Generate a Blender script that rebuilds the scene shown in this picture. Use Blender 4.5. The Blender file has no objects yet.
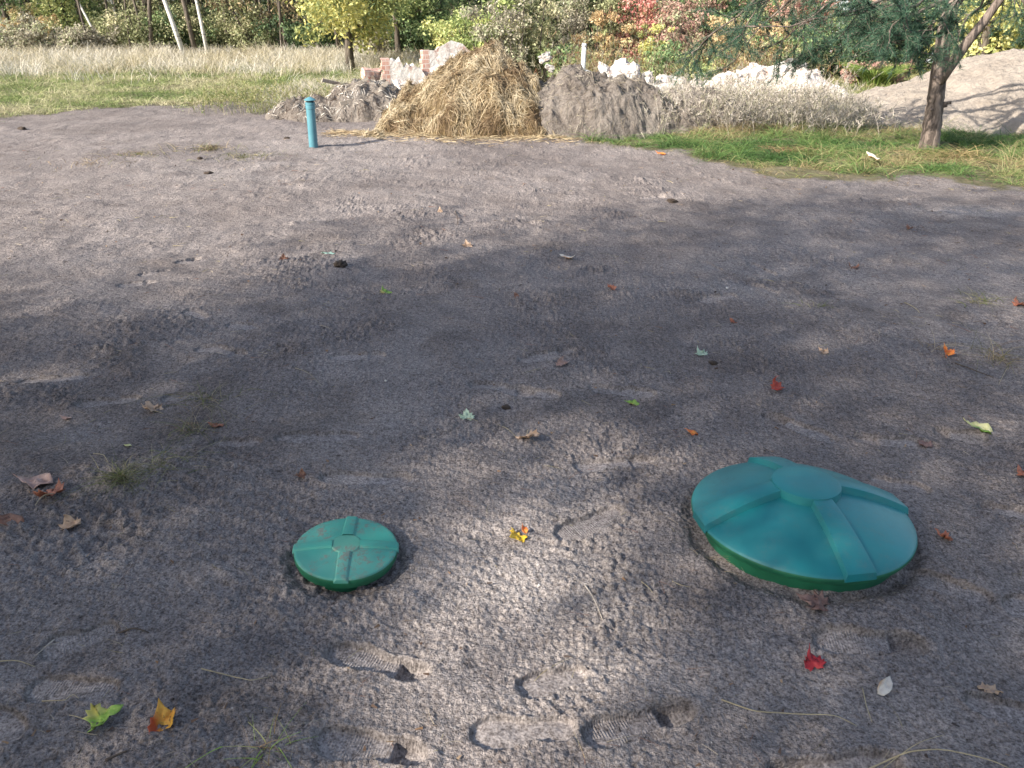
import bpy, math, random
import numpy as np
from mathutils import Vector, Matrix, Euler

random.seed(7)
RNG = np.random.default_rng(11)
S = bpy.context.scene
C = S.collection
rad = math.radians

# ------------------------------------------------------------------ camera
CAM_H = 1.70
PITCH = 25.5
FPX = 803.0
cam = bpy.data.cameras.new('camera')
camo = bpy.data.objects.new('camera', cam)
C.objects.link(camo)
camo.location = (0, 0, CAM_H)
camo.rotation_euler = (rad(90 - PITCH), 0, 0)
cam.sensor_width = 36
cam.lens = 36 * FPX / 1024
cam.clip_end = 2000
cam.clip_start = 0.05
S.camera = camo

# ------------------------------------------------------------------ light
SUN_EL = 31.0
SX, SY = -0.82, -0.57           # horizontal direction towards the sun (left, behind the camera)
n_ = math.hypot(SX, SY); SX /= n_; SY /= n_
SUNV = Vector((SX * math.cos(rad(SUN_EL)), SY * math.cos(rad(SUN_EL)), math.sin(rad(SUN_EL))))
w = bpy.data.worlds.new('World'); S.world = w; w.use_nodes = True
nt = w.node_tree
sky = nt.nodes.new('ShaderNodeTexSky'); sky.sky_type = 'NISHITA'
sky.sun_disc = False; sky.sun_elevation = rad(SUN_EL); sky.sun_rotation = math.atan2(SX, SY)
sky.air_density = 1.0; sky.dust_density = 2.0
hs = nt.nodes.new('ShaderNodeHueSaturation'); hs.inputs['Saturation'].default_value = .85
nt.links.new(sky.outputs[0], hs.inputs['Color']); nt.links.new(hs.outputs[0], nt.nodes['Background'].inputs[0])
nt.nodes['Background'].inputs[1].default_value = 0.135
sl = bpy.data.lights.new('sun', 'SUN'); sl.energy = 4.9; sl.angle = rad(0.6); sl.color = (1.0, 0.915, 0.80)
so = bpy.data.objects.new('sun', sl); C.objects.link(so)
so.rotation_euler = SUNV.to_track_quat('Z', 'Y').to_euler()
S.view_settings.view_transform = 'Standard'
S.view_settings.look = 'None'
S.view_settings.exposure = 1.04
S.view_settings.gamma = 1.0
S.cycles.max_bounces = 5
S.cycles.diffuse_bounces = 3
S.cycles.glossy_bounces = 2
S.cycles.transmission_bounces = 3
S.cycles.transparent_max_bounces = 4

# ------------------------------------------------------------------ helpers
TP = math.tan(rad(PITCH))
def gp(px, py, z=0.0):
    """ground point seen at picture position"""
    dx = (px - 512) / FPX; dy = (384 - py) / FPX
    p = rad(PITCH)
    d = np.array([dx, math.cos(p) + dy * math.sin(p), -math.sin(p) + dy * math.cos(p)])
    t = (z - CAM_H) / d[2]
    return np.array([d[0] * t, d[1] * t, z])
def dp(px, py, y):
    """point at forward distance y on the line of sight"""
    dx = (px - 512) / FPX; dy = (384 - py) / FPX
    p = rad(PITCH)
    d = np.array([dx, math.cos(p) + dy * math.sin(p), -math.sin(p) + dy * math.cos(p)])
    t = y / d[1]
    return np.array([d[0] * t, y, CAM_H + d[2] * t])

def _h(ix, iy, s):
    v = (ix.astype(np.int64) * 374761393 + iy.astype(np.int64) * 668265263 + s * 982451653) & 0xffffffff
    v = ((v ^ (v >> 13)) * 1274126177) & 0xffffffff
    v = v ^ (v >> 16)
    return (v & 0xffffff).astype(np.float64) / float(0xffffff)
def vnoise(x, y, s=0):
    x = np.asarray(x, float); y = np.asarray(y, float)
    ix = np.floor(x); iy = np.floor(y); fx = x - ix; fy = y - iy
    def g(i, j):
        a = _h(ix + i, iy + j, s) * 6.2831853
        return np.cos(a) * (fx - i) + np.sin(a) * (fy - j)
    u = fx * fx * fx * (fx * (fx * 6 - 15) + 10); v = fy * fy * fy * (fy * (fy * 6 - 15) + 10)
    a = g(0, 0) * (1 - u) + g(1, 0) * u; b = g(0, 1) * (1 - u) + g(1, 1) * u
    return (a * (1 - v) + b * v) * 1.5
def fbm(x, y, o=4, s=0, k=0.5):
    t = 0; a = 1
    for i in range(o):
        t = t + a * vnoise(x * 2 ** i + 17 * i, y * 2 ** i - 9 * i, s + i); a *= k
    return t
def worley(x, y, s=0):
    x = np.asarray(x, float); y = np.asarray(y, float)
    ix = np.floor(x); iy = np.floor(y)
    d1 = np.full(x.shape, 9.0); cid = np.zeros(x.shape)
    for i in (-1, 0, 1):
        for j in (-1, 0, 1):
            cx = ix + i; cy = iy + j
            px = cx + _h(cx, cy, s); py = cy + _h(cx, cy, s + 7)
            d = (px - x) ** 2 + (py - y) ** 2
            m = d < d1
            d1 = np.where(m, d, d1); cid = np.where(m, _h(cx, cy, s + 13), cid)
    return np.sqrt(d1), cid
def sstep(a, b, x):
    t = np.clip((x - a) / (b - a), 0, 1); return t * t * (3 - 2 * t)

def mesh_np(name, V, F, mat, parent=None, col=None, smooth=False, attrs=None):
    """one mesh object from numpy arrays; F is (n,k)"""
    me = bpy.data.meshes.new(name)
    V = np.ascontiguousarray(V, np.float32); F = np.ascontiguousarray(F, np.int32)
    me.vertices.add(len(V)); me.vertices.foreach_set('co', V.ravel())
    k = F.shape[1]
    me.loops.add(F.size); me.loops.foreach_set('vertex_index', F.ravel())
    me.polygons.add(len(F)); me.polygons.foreach_set('loop_start', np.arange(0, F.size, k, dtype=np.int32))
    me.update(calc_edges=True)
    me.polygons.foreach_set('use_smooth', np.full(len(F), smooth))
    if col is not None:
        a = me.color_attributes.new('col', 'FLOAT_COLOR', 'POINT')
        c4 = np.ones((len(V), 4), np.float32); c4[:, :3] = col
        a.data.foreach_set('color', c4.ravel())
    for k_, v_ in (attrs or {}).items():
        a = me.attributes.new(k_, 'FLOAT', 'POINT'); a.data.foreach_set('value', np.ascontiguousarray(v_, np.float32).ravel())
    if mat: me.materials.append(mat)
    o = bpy.data.objects.new(name, me); C.objects.link(o)
    if parent: o.parent = parent
    return o
def tag(o, label=None, cat=None, group=None, kind=None):
    if label: o['label'] = label
    if cat: o['category'] = cat
    if group: o['group'] = group
    if kind: o['kind'] = kind
    return o
def empty(name, loc=(0, 0, 0), rz=0.0):
    o = bpy.data.objects.new(name, None); C.objects.link(o)
    o.location = loc; o.rotation_euler = (0, 0, rz); o.empty_display_size = 0.1
    return o

class MB:
    def __init__(s): s.v = []; s.f = []; s.n = 0; s.c = []
    def add(s, V, F, c=None):
        V = np.asarray(V, float); s.v.append(V); s.f += [tuple(i + s.n for i in f) for f in F]; s.n += len(V)
        s.c.append(np.tile(np.array(c if c is not None else (1, 1, 1), float), (len(V), 1)))
    def tube(s, P, R, sides=6, c=None, cap=True):
        P = np.asarray(P, float); R = np.asarray(R, float); n = len(P)
        T = np.gradient(P, axis=0); T /= np.linalg.norm(T, axis=1)[:, None] + 1e-9
        up = np.array([0, 0, 1.]) if abs(T[0][2]) < .9 else np.array([1., 0, 0])
        A = np.cross(T, up); A /= np.linalg.norm(A, axis=1)[:, None] + 1e-9; B = np.cross(T, A)
        a = np.arange(sides) / sides * 2 * np.pi
        V = (P[:, None] + R[:, None, None] * (A[:, None] * np.cos(a)[None, :, None] + B[:, None] * np.sin(a)[None, :, None])).reshape(-1, 3)
        F = []
        for i in range(n - 1):
            for j in range(sides):
                k = (j + 1) % sides
                F.append((i * sides + j, i * sides + k, (i + 1) * sides + k, (i + 1) * sides + j))
        if cap: F.append(tuple(range(sides))[::-1]); F.append(tuple((n - 1) * sides + j for j in range(sides)))
        s.add(V, F, c)
    def build(s, name, mat, parent=None, smooth=True, col=False, bevel=0):
        me = bpy.data.meshes.new(name)
        me.from_pydata(np.concatenate(s.v).tolist(), [], s.f)
        if smooth: me.polygons.foreach_set('use_smooth', [True] * len(me.polygons))
        if col:
            a = me.color_attributes.new('col', 'FLOAT_COLOR', 'POINT')
            c4 = np.ones((s.n, 4), np.float32); c4[:, :3] = np.concatenate(s.c); a.data.foreach_set('color', c4.ravel())
        me.materials.append(mat); me.update()
        o = bpy.data.objects.new(name, me); C.objects.link(o)
        if parent: o.parent = parent
        if bevel:
            b = o.modifiers.new('bevel', 'BEVEL'); b.width = bevel; b.segments = 2; b.limit_method = 'ANGLE'
        return o

# ------------------------------------------------------------------ materials
def newmat(name):
    m = bpy.data.materials.new(name); m.use_nodes = True
    return m, m.node_tree, m.node_tree.nodes['Principled BSDF']
def N(t, k, **kw):
    n = t.nodes.new(k)
    for a, b in kw.items():
        if a in n.inputs.keys(): n.inputs[a].default_value = b
        else: setattr(n, a, b)
    return n
def ramp(t, fac, stops):
    r = t.nodes.new('ShaderNodeValToRGB')
    e = r.color_ramp.elements
    e[0].position, e[1].position = stops[0][0], stops[-1][0]
    e[0].color = (*stops[0][1], 1); e[1].color = (*stops[-1][1], 1)
    for p, c in stops[1:-1]:
        x = e.new(p); x.color = (*c, 1)
    t.links.new(fac, r.inputs[0]); return r.outputs[0]
def mix(t, f, a, b, mode='MIX'):
    m = t.nodes.new('ShaderNodeMix'); m.data_type = 'RGBA'; m.blend_type = mode
    for i, v in ((0, f), (6, a), (7, b)):
        if isinstance(v, (int, float)): m.inputs[i].default_value = v
        elif isinstance(v, tuple): m.inputs[i].default_value = (*v, 1)
        else: t.links.new(v, m.inputs[i])
    return m.outputs[2]
def noise(t, scale, detail=4, rough=.55, coord=None, dist=0):
    n = N(t, 'ShaderNodeTexNoise', Scale=scale, Detail=detail, Roughness=rough, Distortion=dist)
    if coord is not None: t.links.new(coord, n.inputs['Vector'])
    return n.outputs['Fac']
def math_(t, op, a, b=0.0, clamp=False):
    m = t.nodes.new('ShaderNodeMath'); m.operation = op; m.use_clamp = clamp
    for i, v in enumerate((a, b)):
        if isinstance(v, (int, float)): m.inputs[i].default_value = v
        else: t.links.new(v, m.inputs[i])
    return m.outputs[0]
def mrange(t, f, a, b, c=0., d=1.):
    m = N(t, 'ShaderNodeMapRange'); t.links.new(f, m.inputs[0])
    for i, v in zip((1, 2, 3, 4), (a, b, c, d)): m.inputs[i].default_value = v
    return m.outputs[0]
def attr(t, name):
    a = t.nodes.new('ShaderNodeAttribute'); a.attribute_name = name; return a
def objco(t): return t.nodes.new('ShaderNodeTexCoord').outputs['Object']
def bump(t, h, strength, dist, bsdf):
    b = N(t, 'ShaderNodeBump', Strength=strength, Distance=dist)
    t.links.new(h, b.inputs['Height']); t.links.new(b.outputs[0], bsdf.inputs['Normal']); return b

def foliage_mat(name, trans=0.35, rough=.6):
    m, t, b = newmat(name)
    c = attr(t, 'col').outputs['Color']
    t.links.new(c, b.inputs['Base Color']); b.inputs['Roughness'].default_value = rough
    b.inputs['Specular IOR Level'].default_value = .3
    tr = t.nodes.new('ShaderNodeBsdfTranslucent'); t.links.new(c, tr.inputs[0])
    mx = t.nodes.new('ShaderNodeMixShader'); mx.inputs[0].default_value = trans
    t.links.new(b.outputs[0], mx.inputs[1]); t.links.new(tr.outputs[0], mx.inputs[2])
    t.links.new(mx.outputs[0], t.nodes['Material Output'].inputs[0])
    return m
M_FOL = foliage_mat('foliage')
M_GRASS = foliage_mat('grass_blade', .25)

def ground_mat():
    m, t, b = newmat('sandy_soil')
    co = objco(t)
    n1 = noise(t, .55, 5, .6, co, .6)
    n2 = noise(t, 3.1, 5, .6, co, .3)
    n3 = noise(t, 52, 3, .7, co)
    n4 = noise(t, 130, 3, .7, co)
    dry = mrange(t, math_(t, 'ADD', math_(t, 'MULTIPLY', n1, .6), math_(t, 'MULTIPLY', n2, .4)), .38, .62)
    base = mix(t, dry, (.165, .143, .137), (.268, .238, .227))
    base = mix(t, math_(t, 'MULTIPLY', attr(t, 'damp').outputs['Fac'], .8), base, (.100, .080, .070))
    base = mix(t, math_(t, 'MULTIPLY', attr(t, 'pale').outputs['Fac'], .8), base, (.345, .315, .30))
    g = mix(t, 1.0, base, ramp(t, n3, [(.30, (.55, .53, .52)), (.5, (1, 1, 1)), (.70, (1.30, 1.29, 1.27))]), 'MULTIPLY')
    g = mix(t, 1.0, g, ramp(t, n4, [(.34, (.45, .43, .42)), (.5, (1, 1, 1)), (.66, (1.42, 1.42, 1.40))]), 'MULTIPLY')
    # dark organic specks and pale grains
    v = N(t, 'ShaderNodeTexVoronoi', Scale=60.); t.links.new(co, v.inputs['Vector'])
    sp = mrange(t, v.outputs['Distance'], .10, .2, 1, 0)
    rnd = t.nodes.new('ShaderNodeSeparateColor'); t.links.new(v.outputs['Color'], rnd.inputs[0])
    spd = math_(t, 'MULTIPLY', sp, math_(t, 'GREATER_THAN', rnd.outputs[0], .93))
    spl = math_(t, 'MULTIPLY', sp, math_(t, 'GREATER_THAN', rnd.outputs[1], .965))
    g = mix(t, spd, g, (.04, .03, .025)); g = mix(t, spl, g, (.42, .39, .36))
    mead = attr(t, 'meadow').outputs['Fac']
    mc = ramp(t, noise(t, 1.6, 7, .75, co), [(.3, (.06, .07, .03)), (.5, (.13, .12, .07)), (.7, (.22, .185, .13))])
    g = mix(t, mead, g, mc)
    t.links.new(g, b.inputs['Base Color'])
    b.inputs['Roughness'].default_value = .95
    b.inputs['Specular IOR Level'].default_value = .15
    # bump: grains and clods (kept small), tread in the footprints
    h = math_(t, 'ADD', math_(t, 'MULTIPLY', noise(t, 70, 4, .65, co), .010), math_(t, 'MULTIPLY', noise(t, 260, 3, .6, co), .003))
    h = math_(t, 'ADD', h, math_(t, 'MULTIPLY', noise(t, 17, 4, .7, co), .022))
    soft = mrange(t, attr(t, 'print').outputs['Fac'], 0, 1, 1, .25)
    h = math_(t, 'MULTIPLY', h, soft)
    cx = t.nodes.new('ShaderNodeCombineXYZ')
    t.links.new(attr(t, 'fu').outputs['Fac'], cx.inputs[0]); t.links.new(attr(t, 'fv').outputs['Fac'], cx.inputs[1])
    wv = N(t, 'ShaderNodeTexWave', Scale=38., Distortion=.6); wv.wave_type = 'BANDS'; t.links.new(cx.outputs[0], wv.inputs['Vector'])
    wv2 = N(t, 'ShaderNodeTexWave', Scale=30., Distortion=.3); wv2.bands_direction = 'Y'; t.links.new(cx.outputs[0], wv2.inputs['Vector'])
    tr = math_(t, 'MULTIPLY', wv.outputs['Fac'], mrange(t, wv2.outputs['Fac'], 0, 1, .5, 1))
    tr = math_(t, 'MULTIPLY', math_(t, 'MULTIPLY', tr, attr(t, 'tread').outputs['Fac']), math_(t, 'MULTIPLY', mrange(t, noise(t, 26, 3, .6, co), .42, .58), .0026))
    h = math_(t, 'ADD', h, tr)
    bump(t, h, 1.0, 1.0, b)
    return m
M_GROUND = ground_mat()

def earth_mat(name, stops, sc=1.0, bstr=1.0, bd=.03):
    m, t, b = newmat(name); co = objco(t)
    a = math_(t, 'ADD', math_(t, 'MULTIPLY', noise(t, 1.6 * sc, 6, .65, co), .6), math_(t, 'MULTIPLY', noise(t, 22 * sc, 4, .7, co), .4))
    t.links.new(ramp(t, a, stops), b.inputs['Base Color'])
    b.inputs['Roughness'].default_value = .95; b.inputs['Specular IOR Level'].default_value = .15
    bump(t, noise(t, 28 * sc, 6, .7, co), bstr, bd, b)
    return m
M_MOUND = earth_mat('grey_soil_heap', [(.35, (.10, .082, .07)), (.5, (.20, .175, .155)), (.65, (.30, .27, .24))], 1, 1, .05)
M_SANDP = earth_mat('pale_sand_heap', [(.32, (.27, .23, .19)), (.5, (.35, .305, .26)), (.68, (.42, .37, .315))], .7, 1, .05)
M_HAYB = earth_mat('matted_straw', [(.35, (.13, .085, .04)), (.5, (.26, .19, .10)), (.65, (.36, .28, .15))], 2, 1, .06)
M_STRAW = foliage_mat('straw', .1)

def simple(name, col, rough=.6, col2=None, sc=20, bstr=0, bd=.003, spec=.5):
    m, t, b = newmat(name); co = objco(t)
    if col2: t.links.new(mix(t, mrange(t, noise(t, sc, 5, .6, co), .35, .65), col, col2), b.inputs['Base Color'])
    else: b.inputs['Base Color'].default_value = (*col, 1)
    b.inputs['Roughness'].default_value = rough; b.inputs['Specular IOR Level'].default_value = spec
    if bstr: bump(t, noise(t, sc * 2, 4, .6, co), bstr, bd, b)
    return m
def lid_mat(name, base, dirt):
    m, t, b = newmat(name); co = objco(t)
    c = mix(t, mrange(t, noise(t, 5, 3, .5, co), .35, .65), tuple(x * .88 for x in base), tuple(min(1, x * 1.1) for x in base))
    n = noise(t, 44, 7, .78, co)
    big = noise(t, 7, 3, .5, co)
    f = math_(t, 'MULTIPLY', mrange(t, n, .50, .57), mrange(t, big, .44, .58), True)
    f = math_(t, 'MULTIPLY', f, dirt, True)
    haze_ = math_(t, 'MULTIPLY', mrange(t, noise(t, 3.4, 4, .6, co), .4, .7), .20 * (.4 + dirt))
    c = mix(t, haze_, c, (.22, .25, .22))
    c = mix(t, math_(t, 'MULTIPLY', f, .75), c, (.18, .155, .135))
    t.links.new(c, b.inputs['Base Color'])
    t.links.new(mrange(t, f, 0, 1, .42 if dirt < .6 else .5, .95), b.inputs['Roughness'])
    b.inputs['Specular IOR Level'].default_value = .45
    bb = bump(t, math_(t, 'ADD', math_(t, 'MULTIPLY', noise(t, 420, 2, .5, co), .25), math_(t, 'MULTIPLY', f, 1.5)), .35, .0012, b)
    return m
M_LID = lid_mat('green_plastic', (.010, .180, .195), .14)
M_LID2 = lid_mat('green_plastic_dirty', (.034, .255, .205), 1.0)
M_HUB2 = lid_mat('green_plastic_dusty', (.06, .25, .19), 1.0)
M_RIM = simple('green_plastic_rim', (.010, .10, .050), .42, (.015, .13, .068), 12, .2, .001)
M_PIPE = simple('teal_pipe', (.075, .215, .27), .38, (.095, .25, .30), 6)
M_DARK = simple('dark_gap', (.01, .01, .01), .9)
M_WOOD = simple('weathered_wood', (.30, .25, .20), .9, (.45, .40, .34), 30, .5, .004)
M_WHITE = simple('white_plastic', (.72, .72, .70), .5, (.6, .6, .57), 20)
M_TWIG = simple('dark_twig', (.05, .035, .028), .9, (.10, .075, .055), 40)
M_STALK = simple('pale_stalk', (.38, .32, .2), .8, (.28, .23, .14), 30)
def bark_mat(name, a, b_, sc=14, birch=False):
    m, t, b = newmat(name); co = objco(t)
    mp = t.nodes.new('ShaderNodeMapping'); mp.inputs['Scale'].default_value = (1, 1, .22) if not birch else (.35, .35, 2.2)
    t.links.new(co, mp.inputs[0])
    n = noise(t, sc, 6, .65, mp.outputs[0], .8)
    if birch: c = ramp(t, n, [(.36, (.03, .03, .03)), (.42, a), (.8, b_)])
    else: c = ramp(t, n, [(.38, a), (.62, b_)])
    t.links.new(c, b.inputs['Base Color']); b.inputs['Roughness'].default_value = .9; b.inputs['Specular IOR Level'].default_value = .2
    bump(t, n, .9, .03 if not birch else .004, b)
    return m
M_BARK = bark_mat('grey_bark', (.06, .05, .042), (.17, .145, .12))
M_PBARK = bark_mat('pine_bark', (.065, .052, .045), (.26, .21, .18), 16)
M_BIRCH = bark_mat('birch_bark', (.62, .60, .56), (.78, .76, .72), 8, True)
def plaster_mat():
    m, t, b = newmat('broken_plaster'); co = objco(t)
    c = ramp(t, noise(t, 5, 6, .7, co), [(.36, (.34, .20, .16)), (.42, (.50, .42, .38)), (.5, (.62, .59, .55)), (.8, (.74, .72, .69))])
    t.links.new(c, b.inputs['Base Color']); b.inputs['Roughness'].default_value = .95
    bump(t, noise(t, 12, 6, .7, co), 1, .03, b); return m
M_PLAS = plaster_mat()
def brick_mat():
    m, t, b = newmat('red_brick'); co = objco(t)
    sx = t.nodes.new('ShaderNodeSeparateXYZ'); t.links.new(co, sx.inputs[0])
    cx = t.nodes.new('ShaderNodeCombineXYZ')
    t.links.new(math_(t, 'ADD', sx.outputs[0], sx.outputs[1]), cx.inputs[0]); t.links.new(sx.outputs[2], cx.inputs[1])
    br = N(t, 'ShaderNodeTexBrick', Scale=1.0); t.links.new(cx.outputs[0], br.inputs['Vector'])
    br.inputs['Brick Width'].default_value = .13; br.inputs['Row Height'].default_value = .075; br.inputs['Mortar Size'].default_value = .008
    br.inputs['Color1'].default_value = (.38, .19, .15, 1); br.inputs['Color2'].default_value = (.48, .28, .22, 1); br.inputs['Mortar'].default_value = (.55, .48, .43, 1)
    t.links.new(mix(t, mrange(t, noise(t, 9, 5, .6, co), .45, .7), br.outputs[0], (.5, .38, .33)), b.inputs['Base Color'])
    b.inputs['Roughness'].default_value = .95; bump(t, br.outputs['Fac'], -.6, .01, b); return m
M_BRICK = brick_mat()

# ------------------------------------------------------------------ ground
bpx = [(-400, 150), (-150, 128), (0, 117), (60, 112), (130, 107), (200, 104), (300, 99), (335, 102)]
BX = [gp(*p)[0] for p in bpx]; BY = [gp(*p)[1] for p in bpx]
BX += [-1.8, -.5, .55]; BY += [13.2, 13.2, 12.4]
for p in [(560, 139), (620, 146), (680, 153), (760, 174), (850, 181), (930, 181), (1024, 191), (1300, 215)]:
    q = gp(*p); BX.append(q[0]); BY.append(q[1])
BX = np.array(BX); BY = np.array(BY); o_ = np.argsort(BX); BX = BX[o_]; BY = BY[o_]
def border(x): return np.interp(x, BX, BY)
def meadow(x, y):
    d = y - border(x) + .55 * fbm(x * 1.3, y * 1.3, 5, 31, .6)
    return sstep(-.12, .3, d)
# footprints: toe px, heel px, depth, tread, heel pit
prints_px = [
 ((328, 652), (428, 674), .016, 1, .026), ((318, 742), (425, 762), .014, 1, .030), ((472, 738), (575, 728), .010, 0, 0),
 ((585, 737), (692, 706), .018, 1, .045), ((815, 643), (925, 650), .016, 1, .034), ((905, 580), (992, 600), .012, 1, 0),
 ((842, 446), (758, 416), .010, 0, .022), ((938, 446), (855, 438), .010, 0, .012), ((985, 440), (935, 432), .008, 0, .020),
 ((655, 394), (590, 388), .008, 0, 0), ((470, 388), (535, 394), .008, 0, .014), ((275, 446), (360, 440), .010, 0, 0), ((320, 486), (412, 482), .010, 0, 0),
 ((212, 452), (262, 450), .010, 0, 0), ((18, 380), (88, 376), .008, 0, 0), ((76, 406), (140, 402), .008, 0, 0), ((165, 403), (205, 402), .008, 0, 0),
 ((198, 348), (245, 358), .009, 0, .012), ((575, 466), (655, 460), .009, 0, .010), ((558, 538), (620, 512), .010, 1, 0),
 ((118, 286), (155, 283), .008, 0, .01), ((140, 275), (168, 270), .008, 0, .01), ((178, 262), (198, 256), .008, 0, .015), ((186, 312), (206, 320), .008, 0, 0),
 ((745, 283), (778, 294), .010, 0, 0), ((750, 262), (775, 272), .010, 0, 0), ((930, 490), (870, 480), .010, 0, 0), ((1035, 516), (985, 505), .010, 0, .01),
 ((1045, 720), (975, 700), .014, 0, 0), ((30, 690), (118, 694), .008, 1, 0), ((50, 652), (110, 632), .006, 1, 0), ((500, 392), (560, 398), .008, 0, 0),
 ((900, 765), (770, 770), .018, 0, .02), ((20, 740), (-50, 700), .01, 0, 0), ((700, 300), (735, 296), .006, 0, 0), ((255, 330), (230, 326), .006, 0, 0),
 ((870, 230), (840, 226), .006, 0, 0), ((965, 215), (925, 211), .006, 0, .01), ((700, 262), (720, 270), .006, 0, 0), ((330, 362), (385, 358), .007, 0, .008),
 ((520, 365), (575, 352), .006, 0, .01), ((640, 200), (665, 197), .006, 0, .008), ((1010, 608), (1060, 600), .012, 0, 0), ((520, 690), (585, 668), .010, 0, .0),
]
PR = []
for a, b_, dpt, trd, hp in prints_px:
    A = gp(*a)[:2]; B = gp(*b_)[:2]; L = np.linalg.norm(A - B); L2 = min(max(L, .2), .34)
    PR.append(((A + B) / 2, (A - B) / L, L2, dpt, trd, hp))
LID_S = gp(346.3, 546.9, .068); LID_B = gp(800.6, 512.5, .090)
R_S, R_B = .168, .372
def height(x, y, full=True):
    x = np.asarray(x, float); y = np.asarray(y, float)
    d = np.hypot(x, y)
    mz = .030 * vnoise(x * .45, y * .45, 1) + .022 * fbm(x * 1.3, y * 1.3, 3, 5) + .007 * fbm(x * 5, y * 5, 2, 9)
    mz = mz * sstep(60, 20, d) + .15 * sstep(9, 30, y) * vnoise(x * .08, y * .08, 4)
    # low hump left of the small lid and around the big one
    mz += .05 * np.exp(-((x + 1.75) ** 2 / .30 + (y - 2.75) ** 2 / .05))
    rs = np.hypot(x - LID_S[0], y - LID_S[1]); rb = np.hypot(x - LID_B[0], y - LID_B[1])
    mz += .048 * np.exp(-(rb / .55) ** 4) - .026 * np.exp(-((rb - R_B + .01) / .035) ** 2) * (1 + .4 * vnoise(x * 9, y * 9, 12))
    mz += .014 * np.exp(-(rs / .34) ** 4) - .022 * np.exp(-((rs - R_S - .004) / .022) ** 2) - .02 * sstep(R_S, R_S - .03, rs)
    if not full: return mz
    prt = np.zeros_like(x); trd = np.zeros_like(x); fu = np.zeros_like(x); fv = np.zeros_like(x); dz = np.zeros_like(x)
    for c, u, L, dpt, t_, hp in PR:
        m = (np.abs(x - c[0]) < .35) & (np.abs(y - c[1]) < .35)
        if not m.any(): continue
        a = (x[m] - c[0]) * u[0] + (y[m] - c[1]) * u[1]; b = -(x[m] - c[0]) * u[1] + (y[m] - c[1]) * u[0]
        s = a / (L / 2)
        wd = .052 * (1 + .10 * s - .22 * np.exp(-((s + .15) / .3) ** 2)) * (.9 + .5 * fbm(x[m] * 9, y[m] * 9, 2, 3) * .3)
        q = np.abs(s) ** 3.2 + (np.abs(b) / wd) ** 2.6
        ins = sstep(1.25, .85, q)
        rim = np.exp(-((q - 1.7) / .55) ** 2) * .25
        heel = sstep(-.38, -.44, s) * ins
        dz[m] += -dpt * ins + dpt * rim - hp * heel * sstep(-1.25, -.45, s)
        prt[m] = np.maximum(prt[m], ins); trd[m] = np.where(ins > .4, t_ * ins, trd[m])
        fu[m] = np.where(ins > .01, a, fu[m]); fv[m] = np.where(ins > .01, b, fv[m])
    # crumbly surface
    roll = np.clip(.85 + .75 * fbm(x * 1.1 + 3, y * 1.1, 3, 40), .3, 1.4)
    f1, cid = worley(x * 76 + .5 * vnoise(x * 40, y * 40, 8), y * 76 + .5 * vnoise(x * 40, y * 40, 18), 20)
    clod = np.sqrt(np.clip(1 - 1.15 * f1 ** 2, 0, 1)) * (.35 + .9 * cid)
    f2, cid2 = worley(x * 38 + .5 * vnoise(x * 15, y * 15, 9), y * 38, 23)
    big = np.sqrt(np.clip(1 - (f2 * 1.35) ** 2, 0, 1)) * np.clip((cid2 - .45) * 2, 0, 1)
    fine = fbm(x * 60, y * 60, 2, 50)
    near = sstep(8, 3.5, d)
    mic = (.0076 * clod + .003 * fine) * near + .010 * big * np.clip(.5 + 1.6 * fbm(x * 1.7, y * 1.7, 2, 44), .1, 1.3) * roll * sstep(14, 6, d)
    # raked ripples and lumps
    ang = .6 * vnoise(x * .3, y * .3, 77)
    rr = np.sin((y * math.cos(.35) + x * math.sin(.35) + .05 * vnoise(x * 2, y * 2, 3)) * 95 + 9 * ang + 3 * vnoise(x * 6, y * 6, 88))
    mic += .0028 * rr * sstep(-.15, .25, vnoise(x * .5, y * .5, 90))
    lump = fbm(x * 9, y * 7, 3, 60)
    mic += .0055 * lump * (.5 + .5 * sstep(2, 7, d)) + .016 * np.clip(fbm(x * 3.2, y * 3.2, 4, 66) - .42, 0, 1)
    cl = np.clip(fbm(x * 7, y * 7, 3, 68) - .55, 0, 1)
    mic += .035 * cl * sstep(2.5, 6, d)
    mic = mic * roll
    mic = mic * (1 - .78 * prt)
    sm = sstep(R_B + .02, R_B - .1, rb); mic *= (1 - sm)
    return mz + mic + dz, prt, trd, fu, fv
def gz(x, y):
    return float(height(np.array([x]), np.array([y]), True)[0][0])

def axis_x():
    a = list(np.arange(0, 1.45, .0044)); g = 1.0062; s = .0044
    while a[-1] < 60:
        s = min(s * g, 2.0); a.append(a[-1] + s)
    while a[-1] < 900: s *= 1.3; a.append(a[-1] + s)
    a = np.array(a); return np.concatenate([-a[:0:-1], a])
def axis_y():
    a = [1.1]
    while a[-1] < 45:
        d = a[-1]; a.append(d + max(.0044, .0044 * (max(d, 1.7) / 1.7) ** 1.35))
    s = a[-1] - a[-2]
    while a[-1] < 1500: s *= 1.3; a.append(a[-1] + s)
    b = [1.1]; s = .006
    while b[-1] > -900: s *= 1.12; b.append(b[-1] - s)
    return np.array(b[:0:-1] + a)
ax = axis_x(); ay = axis_y()
X, Y = np.meshgrid(ax, ay)
nx, ny = len(ax), len(ay)
print('ground grid', nx, ny)
Z, prt, trd, fu, fv = height(X.ravel(), Y.ravel())
idx = np.arange(nx * ny).reshape(ny, nx)
F = np.stack([idx[:-1, :-1], idx[:-1, 1:], idx[1:, 1:], idx[1:, :-1]], -1).reshape(-1, 4)
xr, yr = X.ravel(), Y.ravel()
def blob(px, py, rx, ry):
    q = gp(px, py); return np.exp(-(((xr - q[0]) / rx) ** 2 + ((yr - q[1]) / ry) ** 2))
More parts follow.
